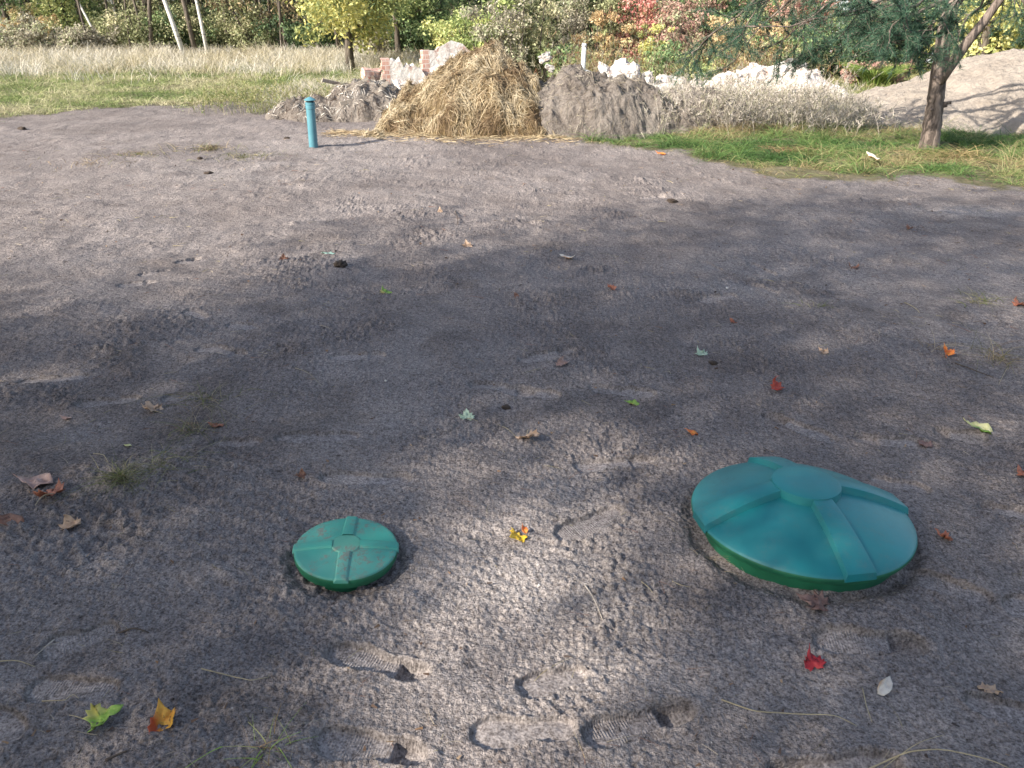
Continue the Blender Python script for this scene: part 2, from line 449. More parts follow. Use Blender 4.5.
damp = .45 * np.clip(.9 * blob(200, 440, .5, .5) + .8 * blob(60, 420, .7, .8) + .5 * blob(860, 370, 1.2, .8) + .4 * blob(690, 725, .5, .12)
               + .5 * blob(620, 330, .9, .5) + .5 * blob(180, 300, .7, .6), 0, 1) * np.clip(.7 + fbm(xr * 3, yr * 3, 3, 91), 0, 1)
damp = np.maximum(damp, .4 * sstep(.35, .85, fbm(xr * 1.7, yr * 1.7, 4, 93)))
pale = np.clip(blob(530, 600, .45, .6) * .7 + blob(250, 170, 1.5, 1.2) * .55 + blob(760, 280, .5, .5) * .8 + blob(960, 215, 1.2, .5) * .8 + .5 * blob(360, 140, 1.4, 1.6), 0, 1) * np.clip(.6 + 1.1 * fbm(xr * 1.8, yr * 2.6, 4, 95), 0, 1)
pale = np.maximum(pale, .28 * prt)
V = np.stack([xr, yr, Z], -1)
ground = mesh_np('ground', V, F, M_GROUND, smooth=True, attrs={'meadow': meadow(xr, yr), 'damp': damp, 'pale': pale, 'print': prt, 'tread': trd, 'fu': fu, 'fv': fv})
tag(ground, kind='structure')
del X, Y, V, F

# ------------------------------------------------------------------ septic lids
def revolve(prof, n=96):
    """prof: list of (r,z) from centre outwards"""
    V = [(0, 0, prof[0][1])]; F = []
    k = len(prof) - 1
    for i in range(1, k + 1):
        for j in range(n):
            a = 2 * math.pi * j / n; V.append((prof[i][0] * math.cos(a), prof[i][0] * math.sin(a), prof[i][1]))
    for j in range(n): F.append((0, 1 + j, 1 + (j + 1) % n))
    for i in range(k - 1):
        for j in range(n):
            a = 1 + i * n + j; b = 1 + i * n + (j + 1) % n
            F.append((a, a + n, b + n, b))
    return V, F
def smooth_angle(o, deg=40):
    me = o.data
    me.polygons.foreach_set('use_smooth', [True] * len(me.polygons))
    try: me.set_sharp_from_angle(angle=rad(deg))
    except Exception: pass
def lid(name, label, loc, tilt, R, domeh, rimh, hubr, hubh, ribw, ribh, angs, m_top, m_hub, m_rim, power=1.6, taper=1.0, out=.0):
    root = empty(name, loc); root.rotation_euler = tilt
    tag(root, label, 'tank lid')
    dome = lambda r: domeh * (1 - (r / R) ** power)
    prof = [(r, dome(r)) for r in np.linspace(0, R * .985, 22)]
    prof += [(R * .995, -.0015), (R, -.006)]
    V, F = revolve(prof)
    mb = MB(); mb.add(V, F); o = mb.build('dome', m_top, root); smooth_angle(o, 50)
    prof = [(R - .001, -.004), (R + .0015, -.010), (R + .0005, -rimh * .55), (R - .006, -rimh), (R - .035, -rimh - .006), (R - .05, -rimh - .14)]
    n = 96; V = []; F = []
    for r, z in prof:
        for j in range(n): a = 2 * math.pi * j / n; V.append((r * math.cos(a), r * math.sin(a), z))
    for i in range(len(prof) - 1):
        for j in range(n): F.append((i * n + j, (i + 1) * n + j, (i + 1) * n + (j + 1) % n, i * n + (j + 1) % n))
    mb = MB(); mb.add(V, F); o = mb.build('rim', m_rim, root); smooth_angle(o, 50)
    # hub
    prof = [(0, 0), (hubr * .5, .0), (hubr * .93, -.001), (hubr, -.004), (hubr * 1.02, -hubh), (hubr * 1.02, -hubh - .02)]
    V, F = revolve([(r, z + domeh + hubh) for r, z in prof], 64)
    mb = MB(); mb.add(V, F); o = mb.build('hub', m_hub, root); smooth_angle(o, 35)
    for a0 in angs:
        a = rad(a0); rs = np.linspace(hubr * .9, R + out, 26); V = []
        for k_, r in enumerate(rs):
            s = (r - rs[0]) / (rs[-1] - rs[0]); hw = ribw / 2 * (1 + (taper - 1) * s)
            z0 = dome(min(r, R)); z1 = z0 + ribh * (1 - .15 * s)
            sec = [(-hw - .006, z0 - .004), (-hw, z1 - .0015), (-hw + .003, z1), (hw - .003, z1), (hw, z1 - .0015), (hw + .006, z0 - .004)]
            for q, z in sec: V.append((r, q, z))
        # end face runs down over the rim
        for q, z in sec: V.append((R + out + .004, q, -.012 if z < dome(R) + .0 + ribh * .3 else z - .005))
        m = len(rs) + 1; F = []
        for i in range(m - 1):
            for j in range(5): F.append((i * 6 + j, i * 6 + j + 1, (i + 1) * 6 + j + 1, (i + 1) * 6 + j))
        F.append(tuple((m - 1) * 6 + j for j in range(6)))
        V = np.array(V); c, s_ = math.cos(a), math.sin(a)
        V = np.stack([V[:, 0] * c - V[:, 1] * s_, V[:, 0] * s_ + V[:, 1] * c, V[:, 2]], -1)
        mb = MB(); mb.add(V, F); o = mb.build('rib', m_top, root); smooth_angle(o, 30)
    return root
def ang_to(c, px, py, z):
    q = gp(px, py, z); return math.degrees(math.atan2(q[1] - c[1], q[0] - c[0]))
zs = gz(LID_S[0] + .25, LID_S[1])
a_s = [ang_to(LID_S, 352, 518, .068), ang_to(LID_S, 397, 544, .068), ang_to(LID_S, 341, 579, .068), ang_to(LID_S, 296, 550, .068)]
lid('tank_lid', 'small round green plastic lid with sandy cross ribs sunk in the soil', (LID_S[0], LID_S[1], .068), (rad(-.4), rad(3.3), 0), R_S, .013, .040, .050, .0035, .036, .0065, a_s, M_LID2, M_HUB2, M_RIM, 2.0, .95)
a_b = [ang_to(LID_B, 700, 519, .11), ang_to(LID_B, 862, 577, .11), ang_to(LID_B, 898, 499, .11), ang_to(LID_B, 766, 459, .11)]
print('lid angles', a_s, a_b)
lid('tank_lid', 'large domed green plastic lid with four thick ribs and round hub', (LID_B[0], LID_B[1], .090), (rad(-2.4), rad(.8), 0), R_B, .108, .030, .114, .018, .066, .024, a_b, M_LID, M_LID, M_RIM, 1.75, 1.45)

# ------------------------------------------------------------------ vent pipe
q0 = gp(313.5, 147); q1 = dp(309.5, 96, q0[1] - .02)
root = empty('vent_pipe', (q0[0], q0[1], gz(q0[0], q0[1]) - .03)); tag(root, 'teal plastic vent pipe with pointed cap leaning out of the bare soil', 'vent pipe')
dv = (q1 - q0); Lp = np.linalg.norm(dv) + .0
root.rotation_euler = Vector(dv / Lp).to_track_quat('Z', 'Y').to_euler()
Lp += .0
def prof_tube(prof, n, name, mat, parent, sharp=35):
    V = []; F = []
    for r, z in prof:
        for j in range(n): a = 2 * math.pi * j / n; V.append((r * math.cos(a), r * math.sin(a), z))
    for i in range(len(prof) - 1):
        for j in range(n): F.append((i * n + j, i * n + (j + 1) % n, (i + 1) * n + (j + 1) % n, (i + 1) * n + j))
    F.append(tuple(range(n))[::-1]); F.append(tuple((len(prof) - 1) * n + j for j in range(n)))
    mb = MB(); mb.add(V, F); o = mb.build(name, mat, parent); smooth_angle(o, sharp); return o
prof_tube([(.056, -.1), (.056, Lp - .11)], 32, 'pipe', M_PIPE, root)
prof_tube([(.0565, Lp - .125), (.061, Lp - .12), (.061, Lp - .085), (.058, Lp - .082), (.058, Lp - .075), (.061, Lp - .072), (.061, Lp - .045), (.057, Lp - .042)], 32, 'collar', M_PIPE, root)
prof_tube([(.046, Lp - .045), (.046, Lp - .016)], 24, 'vent_slot', M_DARK, root)
prof_tube([(.066, Lp - .022), (.071, Lp - .019), (.071, Lp - .011), (.045, Lp + .006), (.014, Lp + .019), (.004, Lp + .021)], 32, 'cap', M_PIPE, root)

# ------------------------------------------------------------------ heaps
def heap(name, label, cat, cx, cy, hfun, ext, res, mat, rootname=None):
    """heightfield heap; hfun(x,y)->height above ground, open underneath"""
    xs = np.linspace(-ext[0], ext[0], res); ys = np.linspace(-ext[1], ext[1], res)
    X, Y = np.meshgrid(xs, ys); Z = hfun(X, Y)
    idx = np.arange(res * res).reshape(res, res)
    F = np.stack([idx[:-1, :-1], idx[:-1, 1:], idx[1:, 1:], idx[1:, :-1]], -1).reshape(-1, 4)
    keep = (Z.ravel()[F] > -.04).any(1)
    F = F[keep]; u, inv = np.unique(F, return_inverse=True); F = inv.reshape(-1, 4)
    V = np.stack([X.ravel(), Y.ravel(), Z.ravel()], -1)[u]
    root = empty(rootname or name, (cx, cy, 0)); tag(root, label, cat)
    o = mesh_np('mound', V, F, mat, root, smooth=True)
    return root, o

# hay
HX, HY = -.72, 12.45
def hay_h(x, y):
    # long slope to the left, steep right side
    px_ = np.interp(x, [-1.5, -1.25, -.95, -.5, -.2, .24, .54, .84, 1.06, 1.25, 1.45], [-.45, .08, .36, .62, .86, 1.03, 1.07, .92, .62, .28, -.5])
    wy = 1.10 + .15 * vnoise(x * 1.5, y * 0, 4)
    f = 1 - (np.abs(y - .45 * np.clip(-x, 0, 2)) / wy) ** 1.7
    b = fbm(x * 1.7, y * 1.7, 4, 201)
    z = np.where(px_ > 0, px_ * np.clip(f, -.3, 1), px_) + .16 * b + .05 * np.clip(vnoise(x * 3.1, y * 3.1, 209), -.3, 1)
    # bulge at the front foot
    z = np.maximum(z, .45 * (1 - ((x - .05) / .55) ** 2 - ((y + .78) / .35) ** 2) + .05 * b)
    return z - .02 + .05 * fbm(x * 6, y * 6, 3, 207)
hay_root, _ = heap('straw_heap', 'big heap of matted golden brown straw and hay on the bare ground', 'straw heap', HX, HY, hay_h, (1.8, 1.7), 150, M_HAYB)
def strips(P, D, Ln, Wd, col, bend, rng, up=None, seg=3):
    """thin curved strips: P start (n,3), D unit direction, Ln length, Wd width, bend vector"""
    n = len(P)
    side = np.cross(D, rng.normal(size=(n, 3))); side /= np.linalg.norm(side, axis=1)[:, None] + 1e-9
    V = np.zeros((n, (seg + 1) * 2, 3)); 
    for i in range(seg + 1):
        t = i / seg; wv = Wd * (1 - .65 * t ** 1.5)
        c = P + D * (Ln * t)[:, None] + bend * (t ** 2)
        V[:, 2 * i] = c - side * (wv / 2)[:, None]; V[:, 2 * i + 1] = c + side * (wv / 2)[:, None]
    base = (np.arange(n) * (seg + 1) * 2)[:, None, None]
    f = np.array([[2 * i, 2 * i + 1, 2 * i + 3, 2 * i + 2] for i in range(seg)])[None]
    F = (base + f).reshape(-1, 4)
    return V.reshape(-1, 3), F, np.repeat(col, (seg + 1) * 2, axis=0)
def surf_strips(name, parent, hfun, ext, n, ln, wd, pal, lift, rng, ok=None, seed=1):
    x = rng.uniform(-ext[0], ext[0], n); y = rng.uniform(-ext[1], ext[1], n); z = hfun(x, y)
    m = z > .0
    if ok is not None: m &= ok(x, y)
    x, y, z = x[m], y[m], z[m]; n = len(x); e = .03
    gx = (hfun(x + e, y) - hfun(x - e, y)) / (2 * e); gy = (hfun(x, y + e) - hfun(x, y - e)) / (2 * e)
    nr = np.stack([-gx, -gy, np.ones(n)], -1); nr /= np.linalg.norm(nr, axis=1)[:, None]
    ds = -np.stack([gx, gy], -1); ds /= np.linalg.norm(ds, axis=1)[:, None] + 1e-6
    a = np.arctan2(ds[:, 1], ds[:, 0]) + 2.6 * fbm(x * 1.9, y * 1.9, 3, seed) + rng.normal(0, .75, n)
    D = np.stack([np.cos(a), np.sin(a), np.zeros(n)], -1); D[:, 2] = gx * D[:, 0] + gy * D[:, 1]
    D += nr * rng.uniform(-.05, .4, n)[:, None] * lift; D /= np.linalg.norm(D, axis=1)[:, None]
    Ln = ln * rng.uniform(.5, 1.3, n); bend = -nr * (Ln * rng.uniform(0, .35, n))[:, None]
    P = np.stack([x, y, z], -1) + nr * rng.uniform(-.01, .035, n)[:, None] - D * (Ln * .5)[:, None]
    pal = np.array(pal); k = np.clip(((fbm(x * 2.2, y * 2.2, 3, seed + 5) * .8 + .5 + rng.normal(0, .22, n)) * len(pal)).astype(int), 0, len(pal) - 1)
    col = pal[k] * rng.uniform(.75, 1.2, (n, 1))
    V, F, cc = strips(P, D, Ln, wd * rng.uniform(.6, 1.3, n), col, bend, rng)
    o = mesh_np(name, V, F, M_STRAW, parent, cc); o['kind'] = 'stuff'; return o
surf_strips('straw', hay_root, hay_h, (1.7, 1.5), 60000, .20, .0065, [(.17, .115, .065), (.29, .215, .13), (.38, .30, .19), (.44, .365, .24), (.50, .425, .30)], 1.0, RNG, seed=300)

rng = np.random.default_rng(66); n = 3000; x = rng.uniform(-1.9, 1.6, n); y = -1.0 + .3 * np.clip(-x, 0, 2) - np.abs(rng.normal(0, .28, n)) + .15 * rng.random(n)
a = rng.uniform(0, 6.28, n); D = np.stack([np.cos(a), np.sin(a), rng.uniform(0, .2, n)], -1)
P = np.stack([x, y, height(x + HX, y + HY, False) + rng.random(n) * .03], -1)
pal_ = np.array([(.27, .19, .11), (.42, .33, .20), (.50, .42, .28)])
V, F, cc = strips(P, D, rng.uniform(.06, .16, n), np.full(n, .006), pal_[rng.integers(0, 3, n)], np.zeros((n, 3)), rng, seg=2)
mesh_np('loose_straw', V, F, M_STRAW, hay_root, cc)['kind'] = 'stuff'
# grey earth heap
EX, EY = 1.12, 12.35
def earth_h(x, y):
    fa, ca = worley(x * 11, y * 11, 301); fb, cb = worley(x * 24, y * 24, 305)
    crumb = .055 * np.clip(1 - fa * 1.3, 0, 1) * ca + .022 * np.clip(1 - fb, 0, 1)
    r = np.sqrt(((x - .05) / 1.45) ** 2 + (y / 1.05) ** 2); r2 = np.sqrt(((x - 1.55) / 1.2) ** 2 + ((y - .3) / .9) ** 2)
    z = .78 * np.clip(1 - r ** 2.4, -.2, 1) * (1 + .10 * vnoise(x * 2, y * 2, 2))
    z = np.maximum(z, .50 * (1 - r2 ** 1.8)); z = np.maximum(z, .62 * (1 - (np.abs(x + .78) / .45) ** 2 - (np.abs(y - .35) / .7) ** 2))
    return z + .13 * fbm(x * 1.9, y * 1.9, 5, 221, .55) + crumb - .05
root, _ = heap('soil_heap', 'heap of grey crumbly soil and roots right of the straw', 'soil heap', EX, EY, earth_h, (2.6, 1.5), 300, M_MOUND)
surf_strips('root_fibre', root, earth_h, (2.4, 1.3), 9000, .11, .0045, [(.10, .08, .06), (.22, .18, .13), (.34, .30, .22), (.45, .41, .33)], 1.5, RNG, seed=320)
# pale sand heap on the right
PX_, PY_ = 7.6, 13.9
def sand_h(x, y):
    X = [-4.6, -3.9, -3.2, -2.4, -1.6, -.8, -.2, .5, 1.2, 2.2, 3.4, 4.6]
    Hh = [-.4, -.08, .10, .20, .34, .58, .84, 1.04, 1.02, .9, .5, -.3]
    p = np.interp(x, X, Hh)
    f = 1 - (np.abs(y - .1 * vnoise(x, y * 0, 3)) / 2.3) ** 1.7
    z = np.where(p > 0, p * np.clip(f, -.3, 1), p)
    z = z + .05 * fbm(x * .9, y * .9, 3, 241)
    return z + .035 * fbm(x * 4, y * 4, 5, 243, .6) - .03
heap('sand_heap', 'long heap of pale dry sand behind the leaning pine', 'sand heap', PX_, PY_, sand_h, (4.8, 2.6), 320, M_SANDP)
# low debris heap left of straw
DX, DY = -2.75, 14.0
def deb_h(x, y):
    z = .50 * (1 - (x - .35) ** 2 / .9 - y ** 2 / .8); z = np.maximum(z, .28 * (1 - (x + .5) ** 2 / .5 - (y + .2) ** 2 / .5))
    return z + .10 * fbm(x * 4, y * 4, 4, 261)
root, _ = heap('debris_heap', 'low grey heap of soil, laths and splinters left of the straw', 'debris heap', DX, DY, deb_h, (1.5, 1.2), 120, M_MOUND)
surf_strips('splinter', root, deb_h, (1.4, 1.1), 4200, .16, .010, [(.12, .09, .07), (.26, .22, .18), (.42, .38, .33), (.58, .55, .5)], 2.0, RNG, seed=330)

# ------------------------------------------------------------------ masonry rubble
def chunk(name, mat, dims, seed, loc, rot, rough=.18, sub=3, parent=None):
    """a broken block: subdivided box with knocked-off corners"""
    import bmesh
    bm = bmesh.new(); bmesh.ops.create_cube(bm, size=1)
    bmesh.ops.subdivide_edges(bm, edges=bm.edges[:], cuts=sub, use_grid_fill=True)
    r = np.random.default_rng(seed); pl = [(r.normal(size=3), r.uniform(.32, .6)) for _ in range(5)]
    for v in bm.verts:
        p = np.array(v.co)
        for nn, d in pl:
            nn = nn / np.linalg.norm(nn); k = p @ nn - d
            if k > 0: p = p - nn * k
        p = p + rough * .35 * r.normal(size=3) * .35
        v.co = p * np.array(dims)
    me = bpy.data.meshes.new(name); bm.to_mesh(me); bm.free()
    me.materials.append(mat)
    o = bpy.data.objects.new(name, me); C.objects.link(o); o.location = loc; o.rotation_euler = rot
    if parent: o.parent = parent
    return o
def slab(name, label, loc, rz, wdt, hgt, thk, jag, seed, lean=0):
    """upright wall fragment: plaster body with broken top, brick end face on the left"""
    root = empty(name, loc, rz); root.rotation_euler = (rad(lean), 0, rz); tag(root, label, 'wall fragment')
    n = 14; r = np.random.default_rng(seed); xs = np.linspace(0, wdt, n)
    top = hgt * np.interp(xs, [0, wdt * .45, wdt * .7, wdt], jag) + r.normal(0, .045, n)
    V = []; F = []
    for yy in (0, thk):
        for i, x in enumerate(xs): V += [(x, yy, -.3), (x, yy + .003 * math.sin(i * 1.7), top[i] + (.03 * r.normal() if yy else 0))]
    m = 2 * n
    for i in range(n - 1):
        a = 2 * i; F += [(a, a + 2, a + 3, a + 1), (m + a, m + a + 1, m + a + 3, m + a + 2), (a + 1, a + 3, m + a + 3, m + a + 1)]
    F += [(m - 2, 2 * m - 2, 2 * m - 1, m - 1)]
    mb = MB(); mb.add(V, F); mb.build('plaster', M_PLAS, root, smooth=False)
    # broken brick end, projecting irregularly to the left
    mb = MB(); k = 0; z = -.3
    while z < top[0]:
        z2 = min(z + .075, top[0] + .01); e = -.10 - .05 * r.random()
        V = [(e, .01, z), (.0, .01, z), (.0, thk - .01, z), (e, thk - .01, z), (e, .01, z2), (.0, .01, z2), (.0, thk - .01, z2), (e, thk - .01, z2)]
        mb.add(V, [(0, 1, 5, 4), (1, 2, 6, 5), (2, 3, 7, 6), (3, 0, 4, 7), (4, 5, 6, 7)]); z = z2 + .001
    mb.build('brick_end', M_BRICK, root, smooth=False)
    return root
a = dp(442, 50, 15.6); slab('wall_fragment', 'tall white plastered wall fragment with red brick end behind the straw', (a[0] - .22, 15.6, 0), rad(16), 1.35, 1.02, .30, [.92, 1.02, .72, .6], 5, -4)
a = dp(396, 56, 15.2); slab('wall_fragment', 'lower white wall fragment with jagged red brick edge, left of the tallest one', (a[0] - .12, 15.2, 0), rad(12), .80, .86, .28, [.98, .8, .62, .3], 8, 3)
a = dp(371, 72, 14.9); tag(chunk('brick_block', M_BRICK, (.34, .3, .34), 12, (a[0], 14.9, a[2] - .1), (.2, .1, .4)), 'broken red brick block at the left end of the white wall fragments', 'rubble block')
gname = 'broken masonry chunks heaped beyond the soil'
# white rubble ridge, right
rs = np.random.default_rng(77)
k = 0
prot = [chunk('masonry_chunk', M_PLAS, (1, .8, .7), 40 + i, (0, -30, -5), (0, 0, 0), .42, 4) for i in range(5)]
def place_chunk(x, y, z, s, label, first=[0, 0, 0, 0, 0], group=None):
    i = rs.integers(0, 5); o = prot[i]
    if first[i]: o = o.copy(); C.objects.link(o)
    first[i] = 1
    o.location = (x, y, z); o.scale = (s, s * rs.uniform(.8, 1.1), s * rs.uniform(.7, 1.0)); o.rotation_euler = tuple(rs.uniform(-.5, .5, 2)) + (rs.uniform(0, 6),)
    tag(o, label, 'rubble chunk', group); return o
ORDW = 'first second third fourth fifth sixth seventh eighth ninth tenth eleventh twelfth thirteenth fourteenth fifteenth sixteenth seventeenth'.split()
top = [(600, 66), (618, 60), (636, 62), (645, 70), (655, 78), (672, 72), (700, 80), (720, 76), (745, 70), (762, 64), (785, 60), (805, 60), (820, 72)]
tx = [p[0] for p in top]; ty = [p[1] for p in top]
for yy, off, num, s0 in ((15.8, 0, 15, .42), (15.3, 10, 17, .36), (14.8, 20, 17, .34), (14.3, 32, 15, .30)):
    for j in range(num):
        px = np.interp(j + rs.uniform(-.3, .3), [0, num - 1], [604, 815])
        py = np.interp(px, tx, ty) + off + 4
        q = dp(px, py, yy); s = s0 * rs.uniform(.6, 1.25)
        place_chunk(q[0], yy + rs.uniform(-.15, .15), max(.05, q[2] - s * .25), s, 'jagged white plaster chunk, %s from the left in the %s of the rubble ridge' % (ORDW[j], {0: 'crest row', 10: 'second row', 20: 'third row', 32: 'front row'}[off]), group='masonry chunks in the white rubble ridge')
for (px, py, yy, s, lb) in [(455, 58, 15.2, .3, 'highest'), (440, 68, 15.0, .3, 'middle'), (462, 66, 14.8, .26, 'rightmost'), (450, 76, 14.6, .3, 'lowest right'), (428, 78, 14.7, .25, 'centre left'), (418, 84, 14.4, .26, 'lowest'), (400, 80, 14.8, .24, 'leftmost')]:
    q = dp(px, py, yy); place_chunk(q[0], yy, max(.05, q[2] - .06), s, lb + ' white plaster lump between the wall fragments and the straw', group='plaster lumps behind the straw')
for (px, py, yy, s, lb) in [(545, 58, 13.9, .2, 'small white plaster piece perched right of the straw crest'), (549, 68, 13.7, .15, 'thin pale plaster piece lowest of two beside the straw crest'),
                            (395, 108, 13.4, .2, 'round pale stone block at the left foot of the straw'), (409, 127, 12.2, .13, 'pale stone under the front left edge of the straw')]:
    q = dp(px, py, yy); o = place_chunk(q[0], yy, max(.03, q[2]), s, lb)
# inner core that the chunks rest on
def ridge_h(x, y):
    p = np.interp(x, [-2.0, -1.7, -1.1, -.3, .6, 1.6, 2.2, 2.6], [-.1, .38, .34, .28, .36, .52, .36, -.1])
    return np.where(p > 0, p * np.clip(1 - (np.abs(y) / 1.1) ** 2, -.2, 1), p) + .08 * fbm(x * 3, y * 3, 4, 281)
heap('rubble_bed', 'crushed plaster and mortar bed under the white rubble ridge', 'rubble heap', 3.55, 15.25, ridge_h, (2.8, 1.5), 110, M_PLAS)
# white post on soil heap
q = dp(583, 70, 12.9); q2 = dp(583, 50, 12.9)
root = empty('post', (q[0], 12.9, q[2] - .08)); tag(root, 'short white post standing on top of the grey soil heap', 'post')
mb = MB(); mb.tube([(0, 0, 0), (.0, 0, .1), (.005, 0, .40)], [.045, .036, .034], 10); mb.build('shaft', M_WHITE, root)
mb = MB(); mb.tube([(.005, 0, .40), (.005, 0, .41), (.01, 0, .45)], [.022, .042, .03], 10); mb.build('knob', M_WHITE, root)
mb = MB(); mb.tube([(-.10, 0, .04), (0, .01, .07), (.13, 0, .04)], [.02, .03, .02], 7); mb.build('foot', M_WHITE, root)
# stick in front of the soil heap
def stick(name, label, pts, r, mat, cat='stick', z=0.01, forks=(), sides=6):
    P = []
    for i, (px, py) in enumerate(pts):
        g = gp(px, py); P.append([g[0], g[1], gz(g[0], g[1]) + z])
    P = np.array(P); o0 = P[0].copy(); P = P - o0
    # smooth resample
    t = np.linspace(0, len(P) - 1, max(4, 4 * len(P))); ii = np.arange(len(P))
    P = np.stack([np.interp(t, ii, P[:, k]) for k in range(3)], -1)
    P[1:-1] = (P[:-2] + 2 * P[1:-1] + P[2:]) / 4
    ln = np.linalg.norm(P[-1] - P[0]); P[:, 2] += np.sin(np.linspace(0, np.pi, len(P))) * min(.02, ln * .06)
    mb = MB(); mb.tube(P, np.linspace(r, r * .45, len(P)), sides)
    for f_ in forks:
        i = int(f_[0] * (len(P) - 1)); d = np.array([f_[1], f_[2], f_[3]])
        mb.tube([P[i], P[i] + d * .5 + (0, 0, .005), P[i] + d], [r * .6, r * .45, r * .25], sides)
    o = mb.build(name, mat); o.location = o0; tag(o, label, cat); return o
stick('stick', 'forked dry branch lying at the foot of the soil heap', [(500, 129), (520, 132), (540, 135), (556, 134)], .022, M_WOOD, forks=[(.5, .25, .1, .12), (.7, .2, -.1, .05)])
pl = [('plank', 'grey lath sticking out left of the straw heap', (372, 98), (388, 82), 13.6), ('plank', 'pale lath lying across the debris heap', (345, 92), (368, 78), 13.7),
      ('plank', 'short pale board low on the debris heap', (340, 104), (362, 98), 13.3), ('plank', 'dark board leaning against the white wall fragments', (380, 92), (372, 76), 14.0),
      ('plank', 'white board at the left end of the debris heap', (322, 80), (340, 84), 14.6)]
for nm, lb, a, b_, yy in pl:
    A = dp(*a, yy); B = dp(*b_, yy + .2); v = B - A; L = np.linalg.norm(v); u = v / L
    s = np.cross(u, (0, 1, 0)); s /= np.linalg.norm(s); t_ = np.cross(u, s)
    V = [A + s * i * .03 + t_ * j * .012 + u * k_ * L - A for k_ in (0, 1) for j in (-1, 1) for i in (-1, 1)]
    mb = MB(); mb.add(V, [(0, 1, 3, 2), (4, 6, 7, 5), (0, 4, 5, 1), (2, 3, 7, 6), (0, 2, 6, 4), (1, 5, 7, 3)])
    o = mb.build(nm, M_TWIG if 'dark' in lb else M_WOOD, smooth=False, bevel=.002); o.location = A; tag(o, lb, 'board')

# ------------------------------------------------------------------ fallen leaves
def leaf_outline(kind, rng):
    if kind == 'maple':
        pts = [(0, -.02), (.10, -.08), (.30, -.22), (.28, -.06), (.50, -.02), (.42, .10), (.56, .26), (.38, .26), (.42, .46), (.27, .40), (.20, .50), (.16, .62), (.08, .72), (0, .95)]
    elif kind == 'oak':
        pts = [(0, -.4), (.08, -.3), (.2, -.26), (.14, -.12), (.28, -.02), (.2, .1), (.34, .24), (.22, .34), (.28, .5), (.14, .56), (.1, .72), (0, .78)]
    else:
        pts = [(0, -.35), (.14, -.28), (.26, -.12), (.31, .06), (.28, .25), (.18, .44), (.08, .62), (0, .8)]
    P = pts + [(-x, y) for x, y in pts[-2:0:-1]]
    return np.array(P) + rng.normal(0, .018, (len(P), 2))
def leaf_mat(name, c1, c2, edge=None):
    m, t, b = newmat(name); co = objco(t)
    c = mix(t, mrange(t, noise(t, 34, 5, .65, co), .38, .62), c1, c2)
    if edge:
        g = t.nodes.new('ShaderNodeSeparateXYZ'); t.links.new(co, g.inputs[0])
        c = mix(t, mrange(t, math_(t, 'ADD', g.outputs[0], math_(t, 'MULTIPLY', noise(t, 20, 3, .5, co), .02)), -.012, .004, 1, 0), c, edge)
    sp = mrange(t, noise(t, 95, 2, .5, co), .66, .72)
    c = mix(t, math_(t, 'MULTIPLY', sp, .7), c, (.05, .03, .02))
    t.links.new(c, b.inputs['Base Color']); b.inputs['Roughness'].default_value = .55
    tr = t.nodes.new('ShaderNodeBsdfTranslucent'); t.links.new(c, tr.inputs[0])
    mx = t.nodes.new('ShaderNodeMixShader'); mx.inputs[0].default_value = .2
    t.links.new(b.outputs[0], mx.inputs[1]); t.links.new(tr.outputs[0], mx.inputs[2]); t.links.new(mx.outputs[0], t.nodes['Material Output'].inputs[0])
    bump(t, noise(t, 60, 3, .6, co), .5, .002, b)
    return m
LM = {
 'tan': leaf_mat('leaf_tan', (.42, .27, .17), (.58, .42, .30)), 'brown': leaf_mat('leaf_brown', (.16, .07, .045), (.30, .15, .09)),
 'pink': leaf_mat('leaf_pinkish', (.40, .24, .19), (.52, .36, .30)), 'redbrown': leaf_mat('leaf_red_brown', (.28, .09, .05), (.42, .17, .10)),
 'green': leaf_mat('leaf_green', (.18, .36, .05), (.34, .48, .10), (.55, .5, .15)), 'orange': leaf_mat('leaf_orange', (.62, .26, .03), (.70, .40, .06), (.42, .07, .02)),
 'pale': leaf_mat('leaf_pale_green', (.40, .52, .38), (.55, .66, .50)), 'mint': leaf_mat('leaf_mint', (.30, .50, .42), (.42, .60, .50)), 'yellow': leaf_mat('leaf_yellow', (.80, .50, .03), (.85, .60, .08)),
 'red': leaf_mat('leaf_red', (.40, .03, .02), (.55, .09, .04)), 'crimson': leaf_mat('leaf_crimson', (.25, .01, .02), (.40, .03, .035)), 'vermil': leaf_mat('leaf_vermilion', (.75, .16, .04), (.80, .30, .06)),
 'dull': leaf_mat('leaf_dull', (.20, .11, .09), (.30, .19, .16)), 'white': leaf_mat('leaf_bleached', (.62, .56, .48), (.75, .70, .62), (.55, .30, .12)), 'lemon': leaf_mat('leaf_lemon', (.60, .58, .20), (.68, .66, .38), (.2, .35, .05)),
}
